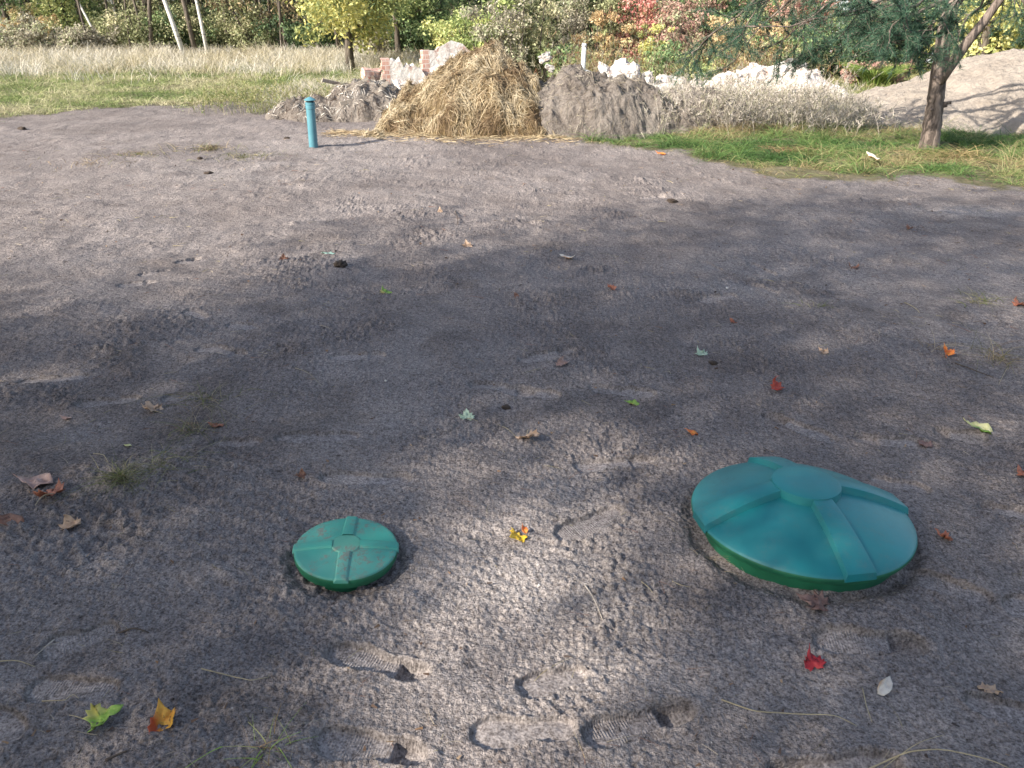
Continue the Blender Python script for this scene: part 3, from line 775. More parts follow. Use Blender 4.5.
def fallen_leaf(label, px, py, wpx, kind, col, rz, curl=.5, tilt=(.1, .1), stalk=None, lift=.004, fold=0., squash=1.0):
    g = gp(px, py); dist = math.sqrt(g[0] ** 2 + g[1] ** 2 + CAM_H ** 2)
    size = wpx / FPX * dist * (1.0 if kind != 'maple' else .9); curl *= 1.5
    seed = int(px * 7 + py); r = np.random.default_rng(seed)
    P = leaf_outline(kind, r) - (0, .22); P[:, 1] *= squash
    rings = [1, .8, .6, .4, .2]; V = []; F = []; n = len(P)
    for s in rings:
        for p in P: V.append((p[0] * s, p[1] * s, 0))
    V.append((0, 0, 0)); V = np.array(V, float)
    for i in range(len(rings) - 1):
        for j in range(n): k_ = (j + 1) % n; F.append((i * n + j, i * n + k_, (i + 1) * n + k_, (i + 1) * n + j))
    for j in range(n): F.append(((len(rings) - 1) * n + j, (len(rings) - 1) * n + (j + 1) % n, len(V) - 1))
    V *= size
    # curl: bend around an axis, lobes lifted, crinkle
    ax_ = r.uniform(0, math.pi); u = V[:, 0] * math.cos(ax_) + V[:, 1] * math.sin(ax_)
    R_ = size / max(curl * 2.2, .05); th = u / R_
    un = R_ * np.sin(th); zz = R_ * (1 - np.cos(th))
    V[:, 0] += (un - u) * math.cos(ax_); V[:, 1] += (un - u) * math.sin(ax_); V[:, 2] += zz
    rr = np.hypot(V[:, 0], V[:, 1]) / size
    V[:, 2] += size * .12 * rr * np.sin(5 * np.arctan2(V[:, 1], V[:, 0]) + r.uniform(0, 6)) + size * .12 * vnoise(V[:, 0] / size * 4, V[:, 1] / size * 5, seed)
    if fold: V[:, 2] += fold * size * np.abs(V[:, 0] / size)
    root = empty('fallen_leaf', (g[0], g[1], gz(g[0], g[1]) + lift + size * .05)); root.rotation_euler = (tilt[0], tilt[1], rz)
    tag(root, label, 'leaf')
    mb = MB(); mb.add(V, F); o = mb.build('blade', LM[col], root)
    so_ = o.modifiers.new('thick', 'SOLIDIFY'); so_.thickness = .0008
    if stalk:
        L, a = stalk; L *= size; a = rad(a)
        d = np.array([math.cos(a), math.sin(a), 0]); P0 = np.array([0, -.2 * size, .002])
        mb = MB(); t = np.linspace(0, 1, 6)[:, None]
        mb.tube(P0 + d * L * t + np.array([0, 0, 1.]) * (.12 * L * np.sin(t * 3)), np.linspace(.0014, .0010, 6) * max(1, dist / 3), 5); mb.build('stalk', M_STALK, root)
    return root
L_ = fallen_leaf
L_('pinkish tan curled leaf, upper one of the pair at the left edge', 38, 495, 30, 'oval', 'pink', 1.5, .6, (.1, .0), lift=.012, squash=1.1)
L_('reddish brown curled leaf with a long pale stalk pointing down', 54, 508, 32, 'maple', 'redbrown', 1.1, .8, (-.3, .1), (1.0, 210), lift=.008, squash=.8)
L_('folded tan leaf below the pair at the left edge', 72, 533, 22, 'maple', 'tan', .4, 1.0, (.2, -.3), lift=.006)
L_('narrow brown leaf cut off by the left picture edge', 8, 528, 26, 'oval', 'brown', 1.4, .6, squash=1.2)
L_('green and yellow leaf with pale stalk at the lower left', 103, 727, 31, 'maple', 'green', -.9, .9, (.3, .2), (.9, 215), lift=.008, squash=.95)
L_('orange leaf with dark hole and red lobe at the lower left', 166, 731, 31, 'maple', 'orange', .5, .9, (.5, -.1), lift=.010)
L_('tan leaf lying alone on dark soil at left', 153, 415, 22, 'maple', 'tan', .8, .7, (.2, .3), (.8, 300))
L_('small brown leaf just above the small green lid', 303, 485, 14, 'maple', 'brown', .3, .9, (.3, .3))
L_('tiny mint coloured leaf on the far bare soil', 328, 254, 12, 'oval', 'mint', 1.5, .2)
L_('bright green leaf in the middle distance', 386, 294, 15, 'maple', 'green', .8, .4, (.3, .2))
L_('tan orange leaf beside a small twig in the middle distance', 467, 247, 12, 'maple', 'tan', .2, .8, (.5, 0))
L_('small tan leaf, farthest one in the centre', 440, 212, 9, 'oval', 'tan', .2, .6, (.5, 0))
L_('pale green star shaped leaf with stalk, centre of the picture', 467, 421, 17, 'maple', 'pale', .1, .35, (.35, 0), (1.0, 330))
L_('tan maple leaf with upright stalk at the centre', 528, 444, 26, 'maple', 'tan', 3.4, .5, (.35, .1), (1.0, 250), lift=.008)
L_('yellow leaf on the lit sand between the two lids', 517, 539, 22, 'maple', 'yellow', 2.3, .5, (.3, -.2), lift=.006)
L_('small red curled leaf touching the yellow one', 524, 534, 11, 'oval', 'vermil', .4, .9, (.4, .2), lift=.014)
L_('pinkish folded leaf with brown underside, right of centre', 562, 368, 17, 'maple', 'pink', .4, 1.2, (.5, .1), lift=.008)
L_('small white leaf scrap on the far soil', 567, 259, 14, 'oval', 'white', 1.2, .3)
L_('tiny dark red leaf in the middle distance', 516, 299, 9, 'oval', 'brown', .3, .8, (.4, 0))
L_('reddish brown leaf in the middle distance, right of centre', 611, 291, 11, 'maple', 'redbrown', .5, .9, (.4, 0))
L_('small green curled leaf beside a smooth footprint', 632, 402, 14, 'oval', 'green', 1.3, .5, (.2, 0))
L_('orange red leaf up and left of the big lid', 691, 435, 16, 'oval', 'vermil', 1.2, .4, (.3, .1), squash=.8)
L_('pale green leaf right of centre', 701, 355, 15, 'maple', 'pale', .5, .5, (.3, 0))
L_('tiny red leaf in the middle distance at right', 733, 320, 9, 'oval', 'redbrown', .6, .8, (.4, 0))
L_('bright red leaf with upright lobe behind the big lid', 775, 394, 22, 'maple', 'red', .9, .9, (.6, .1), lift=.012)
L_('small yellow tan leaf scrap right of the centre', 823, 356, 11, 'maple', 'tan', .6, .7, (.3, 0))
L_('orange red leaf at the end of a dark twig', 945, 360, 16, 'maple', 'vermil', .3, 1.0, (.5, .2), lift=.01)
L_('pale yellow green rolled leaf with orange tip at right', 975, 433, 24, 'oval', 'lemon', 1.35, .9, (.3, 0), lift=.01, squash=1.1)
L_('dark red brown leaf just right of the big lid', 943, 543, 17, 'maple', 'redbrown', .9, .8, (.3, .3))
L_('crimson leaf on dark soil in front of the big lid', 812, 665, 24, 'maple', 'crimson', .2, .6, (.4, .1), lift=.01)
L_('bleached curled leaf with orange end at the lower right', 884, 691, 20, 'oval', 'white', -.6, 1.1, (.3, .3), lift=.012)
L_('dull brown leaf lying close under the big lid rim', 815, 612, 30, 'maple', 'dull', 1.0, .4, (.1, 0), lift=.002)
L_('small brown lobed leaf near the right edge at the bottom', 990, 689, 18, 'oak', 'tan', 1.4, .4, (.1, 0))
L_('brown leaf in the far right middle distance', 853, 267, 12, 'oval', 'brown', 1.4, .8)
L_('small brown leaf close to the green verge', 908, 230, 8, 'oval', 'brown', .4, .9, (.4, 0))
L_('long white leaf resting on the green grass verge', 871, 165, 14, 'oval', 'white', .45, .4, (.3, 0), lift=.10)
L_('orange leaf at the edge of the green verge', 660, 155, 9, 'oval', 'vermil', 1.4, .5, (.2, 0), lift=.02)
L_('small tan leaf left of the alone lying tan one', 67, 422, 10, 'oval', 'pink', 1.4, .4)
L_('tiny yellow green leaf among dry grass at left', 130, 455, 7, 'oval', 'lemon', 1.4, .4)
L_('reddish brown leaf at the right picture edge, middle distance', 1019, 304, 14, 'maple', 'redbrown', .4, .8)
L_('dark red leaf on the far left middle distance', 284, 258, 10, 'maple', 'brown', .4, .8, (.3, 0))
L_('dull reddish leaf pressed in a footprint behind the big lid', 925, 443, 16, 'maple', 'dull', .4, .3)
L_('red leaf cut off by the right picture edge', 1022, 476, 14, 'maple', 'redbrown', .4, .5)
L_('rusty flat leaf left of the small lid on dark soil', 217, 432, 14, 'oval', 'redbrown', 1.5, .2, lift=0.0)

# straws, stalks and twigs lying on the soil
ST = [('long pale stalk in front of the big lid', [(722, 697), (755, 711), (800, 718), (835, 719), (857, 726)], .0022, M_STALK),
      ('long pale stalk at the bottom right edge', [(868, 764), (905, 758), (940, 756), (990, 764), (1020, 772)], .0024, M_STALK),
      ('thin pale stalk crossing toward the lower right corner', [(880, 766), (915, 748), (945, 734)], .0015, M_STALK),
      ('pale bent stalk on dark soil at lower left', [(203, 676), (238, 687), (252, 690), (270, 683)], .0018, M_STALK),
      ('tan stalk at the left edge', [(-5, 663), (18, 664), (36, 669)], .0022, M_STALK),
      ('brown stalk beside the left footprint', [(55, 642), (42, 655), (34, 662)], .0022, M_WOOD),
      ('small pale stalk below the left footprints', [(42, 701), (66, 703), (74, 697), (80, 701)], .0016, M_STALK),
      ('dark twig leading down from the orange red leaf', [(947, 365), (960, 371), (978, 378), (992, 382)], .004, M_TWIG),
      ('thin pale straw left of the tan maple leaf', [(497, 427), (508, 436), (516, 441)], .0018, M_STALK),
      ('twig pair on lit sand right of centre', [(585, 585), (594, 600), (603, 618)], .0028, M_WOOD),
      ('short straw beside the twig pair', [(641, 585), (648, 590), (655, 597)], .002, M_STALK),
      ('straw left of the big lid', [(672, 584), (680, 588), (690, 591)], .002, M_STALK),
      ('thin straw near the bottom right stalks', [(862, 690), (866, 708), (872, 722)], .0018, M_STALK),
      ('pale straw behind the small lid', [(296, 375), (310, 382), (322, 390)], .0016, M_STALK),
      ('dark twig in the middle distance', [(455, 210), (457, 218), (458, 226)], .005, M_TWIG),
      ('pale straw above the folded tan leaf', [(97, 466), (108, 471), (112, 478)], .0018, M_STALK),
      ('reddish stick on dark soil at lower left', [(112, 638), (135, 634), (150, 636)], .0035, M_TWIG),
      ('brown stick at the bottom left edge', [(108, 770), (122, 763), (130, 760)], .004, M_TWIG),
      ('straw lying on the soil left of the tall dry tuft', [(905, 300), (915, 308), (920, 312)], .003, M_STALK)]
for lb, pts, r_, m_ in ST: stick('twig' if m_ is M_TWIG else 'stalk', lb, pts, r_, m_, 'twig' if m_ is M_TWIG else 'stalk', z=.003)
# litter of root fibres and grit on the soil
rng = np.random.default_rng(17); n = 5200
yy = 1.2 + 10 * rng.random(n) ** 1.6; xx = rng.uniform(-.72, .72, n) * (yy + .7)
kk = rng.random(n) < (.25 + .75 * np.clip(.3 + fbm(xx * 1.3, yy * 1.3, 3, 401) + .5 * (xx < -1) * (yy < 4.5), 0, 1)) * (meadow(xx, yy) < .3); xx, yy = xx[kk], yy[kk]; n = len(xx)
rb_ = np.hypot(xx - LID_B[0], yy - LID_B[1]) > R_B; rs_ = np.hypot(xx - LID_S[0], yy - LID_S[1]) > R_S; kk = rb_ & rs_; xx, yy = xx[kk], yy[kk]; n = len(xx)
P = np.stack([xx, yy, height(xx, yy)[0] + .002], -1); a = rng.uniform(0, 6.28, n); D = np.stack([np.cos(a), np.sin(a), rng.uniform(-.05, .25, n)], -1)
a2 = a + rng.normal(0, .9, n); ln = rng.uniform(.012, .055, n) * (1 + (rng.random(n) < .08) * 1.2)
pal_ = np.array([(.10, .07, .05), (.22, .16, .11), (.36, .30, .21), (.18, .09, .06), (.28, .24, .12)])
V, F, cc = strips(P, D, ln, np.full(n, .0013) * np.clip(yy / 2, 1, 4), pal_[rng.integers(0, 5, n)], np.stack([np.cos(a2), np.sin(a2), -.1 * np.ones(n)], -1) * (ln * .5)[:, None], rng, seg=4)
nq = 420; yq = 1.3 + 9 * rng.random(nq) ** 1.5; xq = rng.uniform(-.7, .7, nq) * (yq + .6)
okq = (np.hypot(xq - LID_B[0], yq - LID_B[1]) > R_B) & (np.hypot(xq - LID_S[0], yq - LID_S[1]) > R_S) & (meadow(xq, yq) < .3); xq, yq = xq[okq], yq[okq]; nq = len(xq)
Pq = np.stack([xq, yq, height(xq, yq)[0] + .003], -1); aq = rng.uniform(0, 6.28, nq); Dq = np.stack([np.cos(aq), np.sin(aq), rng.uniform(0, .3, nq)], -1)
Vq, Fq, cq = strips(Pq, Dq, rng.uniform(.008, .022, nq), rng.uniform(.006, .013, nq) * np.clip(yq / 4, .7, 2), np.array([(.10, .06, .04), (.20, .12, .07), (.28, .2, .13), (.05, .035, .03)])[rng.integers(0, 4, nq)], np.zeros((nq, 3)), rng, seg=4)
F = np.concatenate([F, Fq + len(V)]); V = np.concatenate([V, Vq]); cc = np.concatenate([cc, cq])
o = mesh_np('root_litter', V, F, M_STRAW, None, cc); tag(o, 'fine root fibres and straw bits scattered over the bare soil', 'litter', kind='stuff')
# pebbles and clods
def pebble(label, px, py, s, mat, name='pebble'):
    g = gp(px, py); o = chunk(name, mat, (s, s * .8, s * .6), int(px + py), (g[0], g[1], gz(g[0], g[1]) + s * .15), (0, 0, px), .1, 6)
    if name == 'clod':
        rr = np.random.default_rng(int(px)); o.scale = (.9, .8, .55); o.location[2] -= s * .12
        for v in o.data.vertices:
            d = v.co.normalized() * s * .45; v.co = v.co * .2 + d * .8; v.co *= 1 + .22 * rr.normal() * .6 + .25 * float(vnoise(v.co[0] / s * 3, v.co[1] / s * 3 + v.co[2] / s * 3, int(px)))
    for p in o.data.polygons: p.use_smooth = True
    tag(o, label, name)
M_CLOD = earth_mat('dark_clod', [(.3, (.05, .038, .03)), (.7, (.12, .095, .08))], 4, 1, .01)
M_PEB = simple('pale_pebble', (.55, .52, .48), .7, (.68, .65, .6), 40)
pebble('tiny white pebble on lit sand right of the small lid', 539, 583, .010, M_PEB)
pebble('white chip above the small lid', 386, 386, .012, M_PEB)
pebble('white chip on grey soil far right', 727, 289, .020, M_PEB)
for lb, px, py, s in [('dark soil clod beside a far footprint in the left middle', 341, 268, .12), ('dark soil clod left of the far smooth patch', 208, 173, .10), ('small dark clod close to the vent pipe', 287, 139, .09), ('dark clod near the right green verge', 672, 202, .12),
                      ('dark clod at the left field edge', 22, 128, .14), ('low dark clod left of the bright far patch', 200, 160, .09), ('dark clod right of centre behind the pale leaf', 713, 365, .05), ('dark clod pair near the centre footprint', 506, 409, .05)]:
    pebble(lb, px, py, s, M_CLOD, 'clod')

# ------------------------------------------------------------------ grass
def blades(P, h, wd, lean, col, rng, seg=2):
    n = len(P); a = rng.uniform(0, 2 * np.pi, n)
    D = np.stack([np.cos(a) * lean * .35, np.sin(a) * lean * .35, np.ones(n)], -1); D /= np.linalg.norm(D, axis=1)[:, None]
    bend = np.stack([np.cos(a), np.sin(a), -.45 * np.ones(n)], -1) * (h * lean)[:, None]
    return strips(P, D, h, wd, col, bend, rng, seg=seg)
def grass(name, label, n, region, h, wd, lean, pal, rng, dens=None, seed=0, kind='stuff', clump=.5, hfun=None, tuf=0.):
    x0, x1, y0, y1 = region
    x = rng.uniform(x0, x1, n); y = rng.uniform(y0, y1, n)
    k = np.ones(n) if dens is None else dens(x, y)
    k = k * np.clip(1 - clump + clump * 2 * (.5 + fbm(x * 2.3, y * 2.3, 3, seed)), 0, 2)
    m = rng.random(n) < k; x, y = x[m], y[m]; n = len(x)
    z = height(x, y, False) if hfun is None else hfun(x, y)
    hh = h * rng.uniform(.45, 1.15, n) * (1 + .5 * fbm(x * .9, y * .9, 3, seed + 3)) * np.clip(1 + tuf * fbm(x * 4, y * 4, 3, seed + 4), .25, 3)
    pal = np.array(pal); v = .5 + .75 * fbm(x * .5, y * .8, 5, seed + 9, .6) + rng.normal(0, .16, n)
    c = pal[np.clip((v * len(pal)).astype(int), 0, len(pal) - 1)] * rng.uniform(.75, 1.2, (n, 1))
    V, F, cc = blades(np.stack([x, y, z - .01], -1), hh, wd * rng.uniform(.7, 1.3, n), lean * rng.uniform(.3, 1.4, n), c, rng)
    o = mesh_np(name, V, F, M_GRASS, None, cc); tag(o, label, 'grass', kind=kind); return o
G = [(.06, .11, .03), (.09, .15, .045), (.14, .20, .065), (.21, .24, .09), (.34, .33, .15), (.46, .40, .23)]
DRY = [(.40, .35, .23), (.50, .45, .32), (.58, .53, .41), (.63, .58, .49), (.58, .56, .50)]
MG = [(.15, .21, .07), (.23, .29, .10), (.32, .36, .15), (.44, .43, .24), (.52, .48, .31)]
grass('meadow_grass', 'short green and yellowish grass of the meadow beyond the bare soil at left', 190000, (-19, -1.9, 11.5, 27), .15, .008, 1.1, MG, RNG,
      dens=lambda x, y: np.maximum(meadow(x, y), .035 * sstep(-1.3, 0, y - border(x))) * (.35 + .65 * sstep(26, 15, y)) * (np.abs(x) < y * .70 + 1.5), seed=500, tuf=1.0)
grass('dry_grass', 'tall pale dry grass band in front of the wood', 210000, (-34, 12, 19.5, 37), .42, .011, .6, DRY, RNG,
      dens=lambda x, y: (.06 + .94 * sstep(21.5, 24.0, y + 1.8 * fbm(x * .25, y * .25, 3, 6))) * (np.abs(x) < y * .70 + 1.5) * (x < .6 + (y > 26) * -1.0), seed=520, clump=.7)
grass('dry_grass', 'grey beige dry grass behind the vent pipe and debris heap', 60000, (-6.5, -1.2, 14.2, 23), .36, .008, .7, DRY + G[3:5], RNG,
      dens=lambda x, y: sstep(.5, 1.3, meadow(x, y) + .8 * (x > -4.5)) * (x > -6 + .4 * (y - 14)), seed=530, clump=.7)
grass('verge_grass', 'lush green grass verge around the foot of the pine', 170000, (.4, 13, 7.6, 12.6), .14, .006, 1.3, [(.05, .11, .03), (.08, .16, .045), (.12, .21, .06), (.18, .25, .08), (.30, .30, .14), (.34, .27, .15)], RNG,
      dens=lambda x, y: meadow(x, y) * (y < 12.4) * sstep(-.1, .9, y - border(x) + .7 * fbm(x * 1.5, y * 2.2, 4, 555)), seed=540, clump=1.0, tuf=1.3)
grass('verge_grass', 'brownish trampled grass fringe along the front of the green verge', 15000, (.6, 12, 7.4, 11.6), .06, .006, 1.8, [(.16, .10, .05), (.24, .17, .08), (.30, .25, .11), (.20, .22, .07)], RNG,
      dens=lambda x, y: sstep(-.35, 0, y - border(x)) * sstep(1.2, .2, y - border(x)), seed=545, clump=.9)
grass('lawn_grass', 'pale green lawn strip beyond the sand heap', 60000, (2, 17, 15.5, 22), .14, .014, .9, [(.16, .20, .07), (.26, .28, .11), (.38, .36, .18)], RNG, seed=550)
# dry plume weeds between soil heap and lawn
def weeds(name, label, n, region, h, pal, seed, dens=None, wd=.006, plume=True):
    rng = np.random.default_rng(seed); x0, x1, y0, y1 = region
    x = rng.uniform(x0, x1, n); y = rng.uniform(y0, y1, n)
    if dens is not None: m = rng.random(n) < dens(x, y); x, y = x[m], y[m]; n = len(x)
    z = height(x, y, False); P = np.stack([x, y, z], -1); pal = np.array(pal)
    hh = h * rng.uniform(.35, 1.2, n) * (1 + .7 * fbm(x * 1.2, y * 1.2, 3, seed)); a = rng.uniform(0, 6.28, n); ln = rng.uniform(.1, 1.3, n)
    D = np.stack([np.cos(a) * ln * .4, np.sin(a) * ln * .4, np.ones(n)], -1); D /= np.linalg.norm(D, axis=1)[:, None]
    bend = np.stack([np.cos(a), np.sin(a), -.3 * np.ones(n)], -1) * (hh * ln * .4)[:, None]
    col = pal[rng.integers(0, len(pal), n)] * .8
    V, F, cc = strips(P, D, hh, np.full(n, wd), col, bend, rng, seg=3)
    Vs, Fs, Cs = [V], [F], [cc]; off = len(V)
    if plume:
        k = 12; t = rng.uniform(.45, 1.02, (n, k)).ravel(); i = np.repeat(np.arange(n), k)
        B = P[i] + D[i] * (hh[i] * t)[:, None] + bend[i] * (t ** 2)[:, None]
        d2 = D[i] * .7 + rng.normal(0, .55, (n * k, 3)); d2 /= np.linalg.norm(d2, axis=1)[:, None]
        V, F, cc = strips(B, d2, rng.uniform(.04, .12, n * k) * (h / .7), np.full(n * k, wd * 1.5), pal[rng.integers(0, len(pal), n * k)] * rng.uniform(.8, 1.15, (n * k, 1)), np.zeros((n * k, 3)), rng, seg=1)
        Vs.append(V); Fs.append(F + off); Cs.append(cc)
    o = mesh_np(name, np.concatenate(Vs), np.concatenate(Fs), M_GRASS, None, np.concatenate(Cs)); tag(o, label, 'weeds', kind='stuff'); return o
weeds('dry_weeds', 'feathery beige dry weeds in front of the white rubble ridge', 5200, (1.9, 5.8, 11.3, 14.3), .50, [(.42, .37, .31), (.52, .47, .41), (.58, .53, .47), (.36, .35, .24)], 61,
      dens=lambda x, y: sstep(11.3, 12.8, y + .5 * vnoise(x, y, 5)) * sstep(5.8, 4.6, x))
weeds('dry_weeds', 'tall brown and reddish stalks of dry weeds in front of the autumn bushes', 700, (.8, 6.5, 17.4, 19.6), .95, [(.22, .16, .10), (.30, .14, .08), (.36, .32, .18), (.22, .26, .10), (.42, .40, .30)], 62)
weeds('dry_weeds', 'yellowing weeds at the meadow edge by the debris heap', 500, (-5.5, -3.2, 14.0, 16.5), .38, [(.14, .20, .05), (.3, .3, .12), (.4, .36, .2)], 63)
# tufts on bare soil
def tuft(label, px, py, n, h, pal, spread, lean=1.2, wd=.0026, name='grass_tuft'):
    g = gp(px, py); rng = np.random.default_rng(int(px * 3 + py)); a = rng.uniform(0, 6.28, n); r = np.abs(rng.normal(0, spread, n))
    P = np.stack([np.cos(a) * r * 1.5, np.sin(a) * r, np.zeros(n)], -1); zz = height(P[:, 0] + g[0], P[:, 1] + g[1], False) - gz(g[0], g[1]); P[:, 2] = zz
    pal = np.array(pal); col = pal[rng.integers(0, len(pal), n)] * rng.uniform(.8, 1.2, (n, 1))
    V, F, cc = blades(P, h * rng.uniform(.5, 1.2, n), np.full(n, wd), lean * rng.uniform(.4, 1.5, n), col, rng, seg=4)
    o = mesh_np(name, V, F, M_GRASS, None, cc); o.location = (g[0], g[1], gz(g[0], g[1])); tag(o, label, 'grass tuft'); return o
GT = [(.10, .10, .04), (.20, .19, .09), (.32, .28, .16), (.14, .17, .05)]; DT = [(.38, .31, .2), (.26, .2, .12), (.18, .12, .08)]
tuft('olive grass tuft above the small lid on dark soil at left', 125, 492, 190, .075, GT, .035)
tuft('matted grass tuft beside the rusty leaf at left', 196, 437, 90, .09, GT + DT, .05, 1.6)
tuft('matted grass tuft above the rusty leaf at left', 205, 408, 70, .10, GT + DT, .06, 1.8)
tuft('low olive tuft on the dark rise at left', 165, 480, 80, .08, GT, .06, 1.8)
tuft('fresh green sprig at the bottom left of centre', 262, 757, 36, .07, [(.25, .38, .06), (.4, .4, .15), (.3, .2, .1)], .03, 1.5)
tuft('dry wiry tuft beside the orange red leaf', 935, 352, 26, .14, DT, .05, 1.3, .003)
tuft('dry grass tuft with upright stem near the right edge', 996, 362, 80, .16, DT + GT[:2], .08, 1.3, .003)
tuft('small green tuft in the right middle distance', 985, 300, 50, .09, GT, .07, 1.5, .004)
tuft('small olive tuft left of the right hand twig', 820, 308, 30, .06, GT, .05, 1.5, .004)
tuft('dry tuft on the far soil left of the vent pipe', 207, 150, 130, .13, GT + DT, .16, 1.2, .007)
tuft('green tuft beside the far dry one', 245, 156, 120, .09, GT, .22, 1.4, .007)
tuft('sparse dry tuft on the far soil at left', 140, 157, 90, .09, GT + DT, .2, 1.4, .007)
tuft('thin dry tuft left of the sparse one', 92, 165, 60, .09, DT, .2, 1.4, .006)
tuft('rootlets hanging under the left rim of the big lid', 735, 566, 24, .05, DT, .02, 1.8, .0016)
tuft('tiny rootlets on the left slope by the big lid', 712, 560, 18, .04, DT, .03, 1.8, .0016)
tuft('brown grass tuft right of the pine foot', 958, 158, 420, .22, [(.30, .22, .11), (.38, .30, .15), (.2, .2, .07)], .14, 1.5, .008)
tuft('brown grass tuft in the verge left of the pine', 795, 152, 320, .14, [(.26, .16, .09), (.32, .22, .12), (.2, .17, .07)], .18, 1.8, .008)

# ------------------------------------------------------------------ trees
def leafcloud(name, parent, cl, n, size, pal, rng, seed=0, shade=.0, flat=.35, gain=1.0, M=None, keep=None, world=(0, 0, 0)):
    """leaves spread round cluster centres cl = [(x,y,z,r,weight)]"""
    cl = np.array(cl, float); p = cl[:, 4] * cl[:, 3] ** 2; p /= p.sum()
    i = rng.choice(len(cl), n, p=p)
    d = rng.normal(size=(n, 3)); d /= np.linalg.norm(d, axis=1)[:, None]
    rr = cl[i, 3] * rng.random(n) ** .45
    P = cl[i, :3] + d * rr[:, None] * np.array([1, 1, .75])
    if keep is not None:
        m = keep(P + np.array(world)); P, d, i = P[m], d[m], i[m]; n = len(P)
    nrm = d * .5 + rng.normal(size=(n, 3)) * .6 + np.array([0, 0, .3]); nrm /= np.linalg.norm(nrm, axis=1)[:, None]
    u = np.cross(nrm, rng.normal(size=(n, 3))); u /= np.linalg.norm(u, axis=1)[:, None]; v = np.cross(nrm, u)
    s = (size * rng.uniform(.6, 1.25, n))[:, None]
    V = np.stack([P - u * s * .55, P + v * s * .30 + nrm * s * .08, P + u * s * .55, P - v * s * .30 + nrm * s * .08], 1).reshape(-1, 3)
    F = np.arange(n * 4).reshape(-1, 4)
    pal = np.array(pal); ck = _h(i.astype(float), i * 0.0, seed + 3); q = np.clip(ck * .75 + rng.normal(.12, .16, n), 0, .999)
    col = pal[(q * len(pal)).astype(int)] * rng.uniform(.8, 1.3, (n, 1)) * gain
    if gain > 1: col = np.clip(col * .78 + col.mean(1)[:, None] * .22 + .012, 0, .75)  # washed-out haze of the distance painted into the leaf colours
    return mesh_np(name, V, F, M or M_FOL, parent, np.repeat(col, 4, axis=0))
def limb(p0, dirv, L, rng, droop=.0, wob=.12, n=7):
    P = [np.array(p0, float)]; d = np.array(dirv, float); d /= np.linalg.norm(d)
    for i in range(n):
        d = d + rng.normal(0, wob, 3) + np.array([0, 0, -droop / n]); d /= np.linalg.norm(d); P.append(P[-1] + d * L / n)
    return np.array(P)
def tree(name, label, loc, H, tr, pal, n, size, seed, base=.8, R=2.0, bark=None, lean=(0, 0), limbs=10, group=None, cat='tree', low=True, keep=None, trunk_only_below=0, crook=.03):
    rng = np.random.default_rng(seed); root = empty(name, loc); tag(root, label, cat, group)
    mb = MB(); m = 10; t = np.linspace(0, 1, m)
    T = np.stack([lean[0] * t * H + crook * H * np.cumsum(rng.normal(0, .3, m)) * t, lean[1] * t * H + crook * H * np.cumsum(rng.normal(0, .3, m)) * t, t * H - .1], -1)
    rr = tr * (1 - .85 * t); rr[0] *= 1.25
    # finer near the base
    mb.tube(T, rr, 10); cl = []
    for k_ in range(limbs):
        h = base + (H * .95 - base) * (k_ + rng.random()) / limbs; s = np.clip(h / H, 0, 1)
        p0 = np.array([np.interp(s, t, T[:, j]) for j in range(3)]); a = k_ * 2.4 + rng.uniform(-.4, .4)
        prof = math.sin(math.pi * min(1, .18 + .8 * (h - base) / max(.1, H - base))) ** .7
        L = R * prof * rng.uniform(.75, 1.15)
        P = limb(p0, (math.cos(a), math.sin(a), .55 + rng.uniform(-.2, .3)), L, rng, .7 if low and s < .5 else .1)
        mb.tube(P, np.linspace(tr * .38 * (1 - s * .5), .008, len(P)), 6)
        for q in (.45, .7, .95):
            c = P[int(q * (len(P) - 1))]; cl.append((*c, R * rng.uniform(.22, .38), 1))
            e = limb(c, rng.normal(0, 1, 3) + np.array([0, 0, .3]), R * .35, rng, .2, n=4); mb.tube(e, np.linspace(.02, .005, len(e)), 4)
            cl.append((*e[-1], R * rng.uniform(.16, .3), 1))
    mb.build('trunk', bark or M_BARK, root)
    leafcloud('crown', root, cl, n, size, pal, rng, seed, keep=keep, world=loc, gain=1.6 if keep is None else 1)
    return root
def bush(name, label, loc, H, W, pal, n, size, seed, stems=9, cat='bush', group=None, D=None, stemcol=None):
    rng = np.random.default_rng(seed); root = empty(name, loc); tag(root, label, cat, group); mb = MB(); cl = []
    D = D or W * .7
    for k_ in range(stems):
        a = rng.uniform(0, 6.28); tgt = np.array([math.cos(a) * W * rng.uniform(.1, .9), math.sin(a) * D * rng.uniform(.1, .9), H * rng.uniform(.6, 1.0)])
        P = limb((tgt[0] * .2, tgt[1] * .2, -.05), tgt, np.linalg.norm(tgt), rng, .1, .06)
        mb.tube(P, np.linspace(.022, .006, len(P)), 5)
        for q in (.3, .55, .8, 1): cl.append((*P[int(q * (len(P) - 1))], W * rng.uniform(.16, .34), 1))
    mb.build('stem', stemcol or M_BARK, root)
    leafcloud('crown', root, cl, n, size, pal, rng, seed, gain=1.6)
    return root
YG = [(.12, .17, .05), (.22, .28, .08), (.34, .38, .11), (.46, .44, .14)]
YEL = [(.17, .20, .05), (.34, .32, .07), (.50, .44, .10), (.60, .54, .16)]
DG = [(.035, .07, .03), (.06, .11, .04), (.10, .16, .055), (.18, .22, .08)]
GR = [(.07, .13, .045), (.12, .20, .065), (.19, .28, .09), (.30, .34, .13)]
OLV = [(.11, .12, .05), (.18, .20, .08), (.25, .26, .12), (.32, .29, .16)]
BRN = [(.14, .10, .05), (.24, .18, .09), (.32, .24, .12), (.24, .26, .10)]
RED = [(.20, .13, .09), (.30, .15, .12), (.33, .22, .16), (.24, .25, .13)]
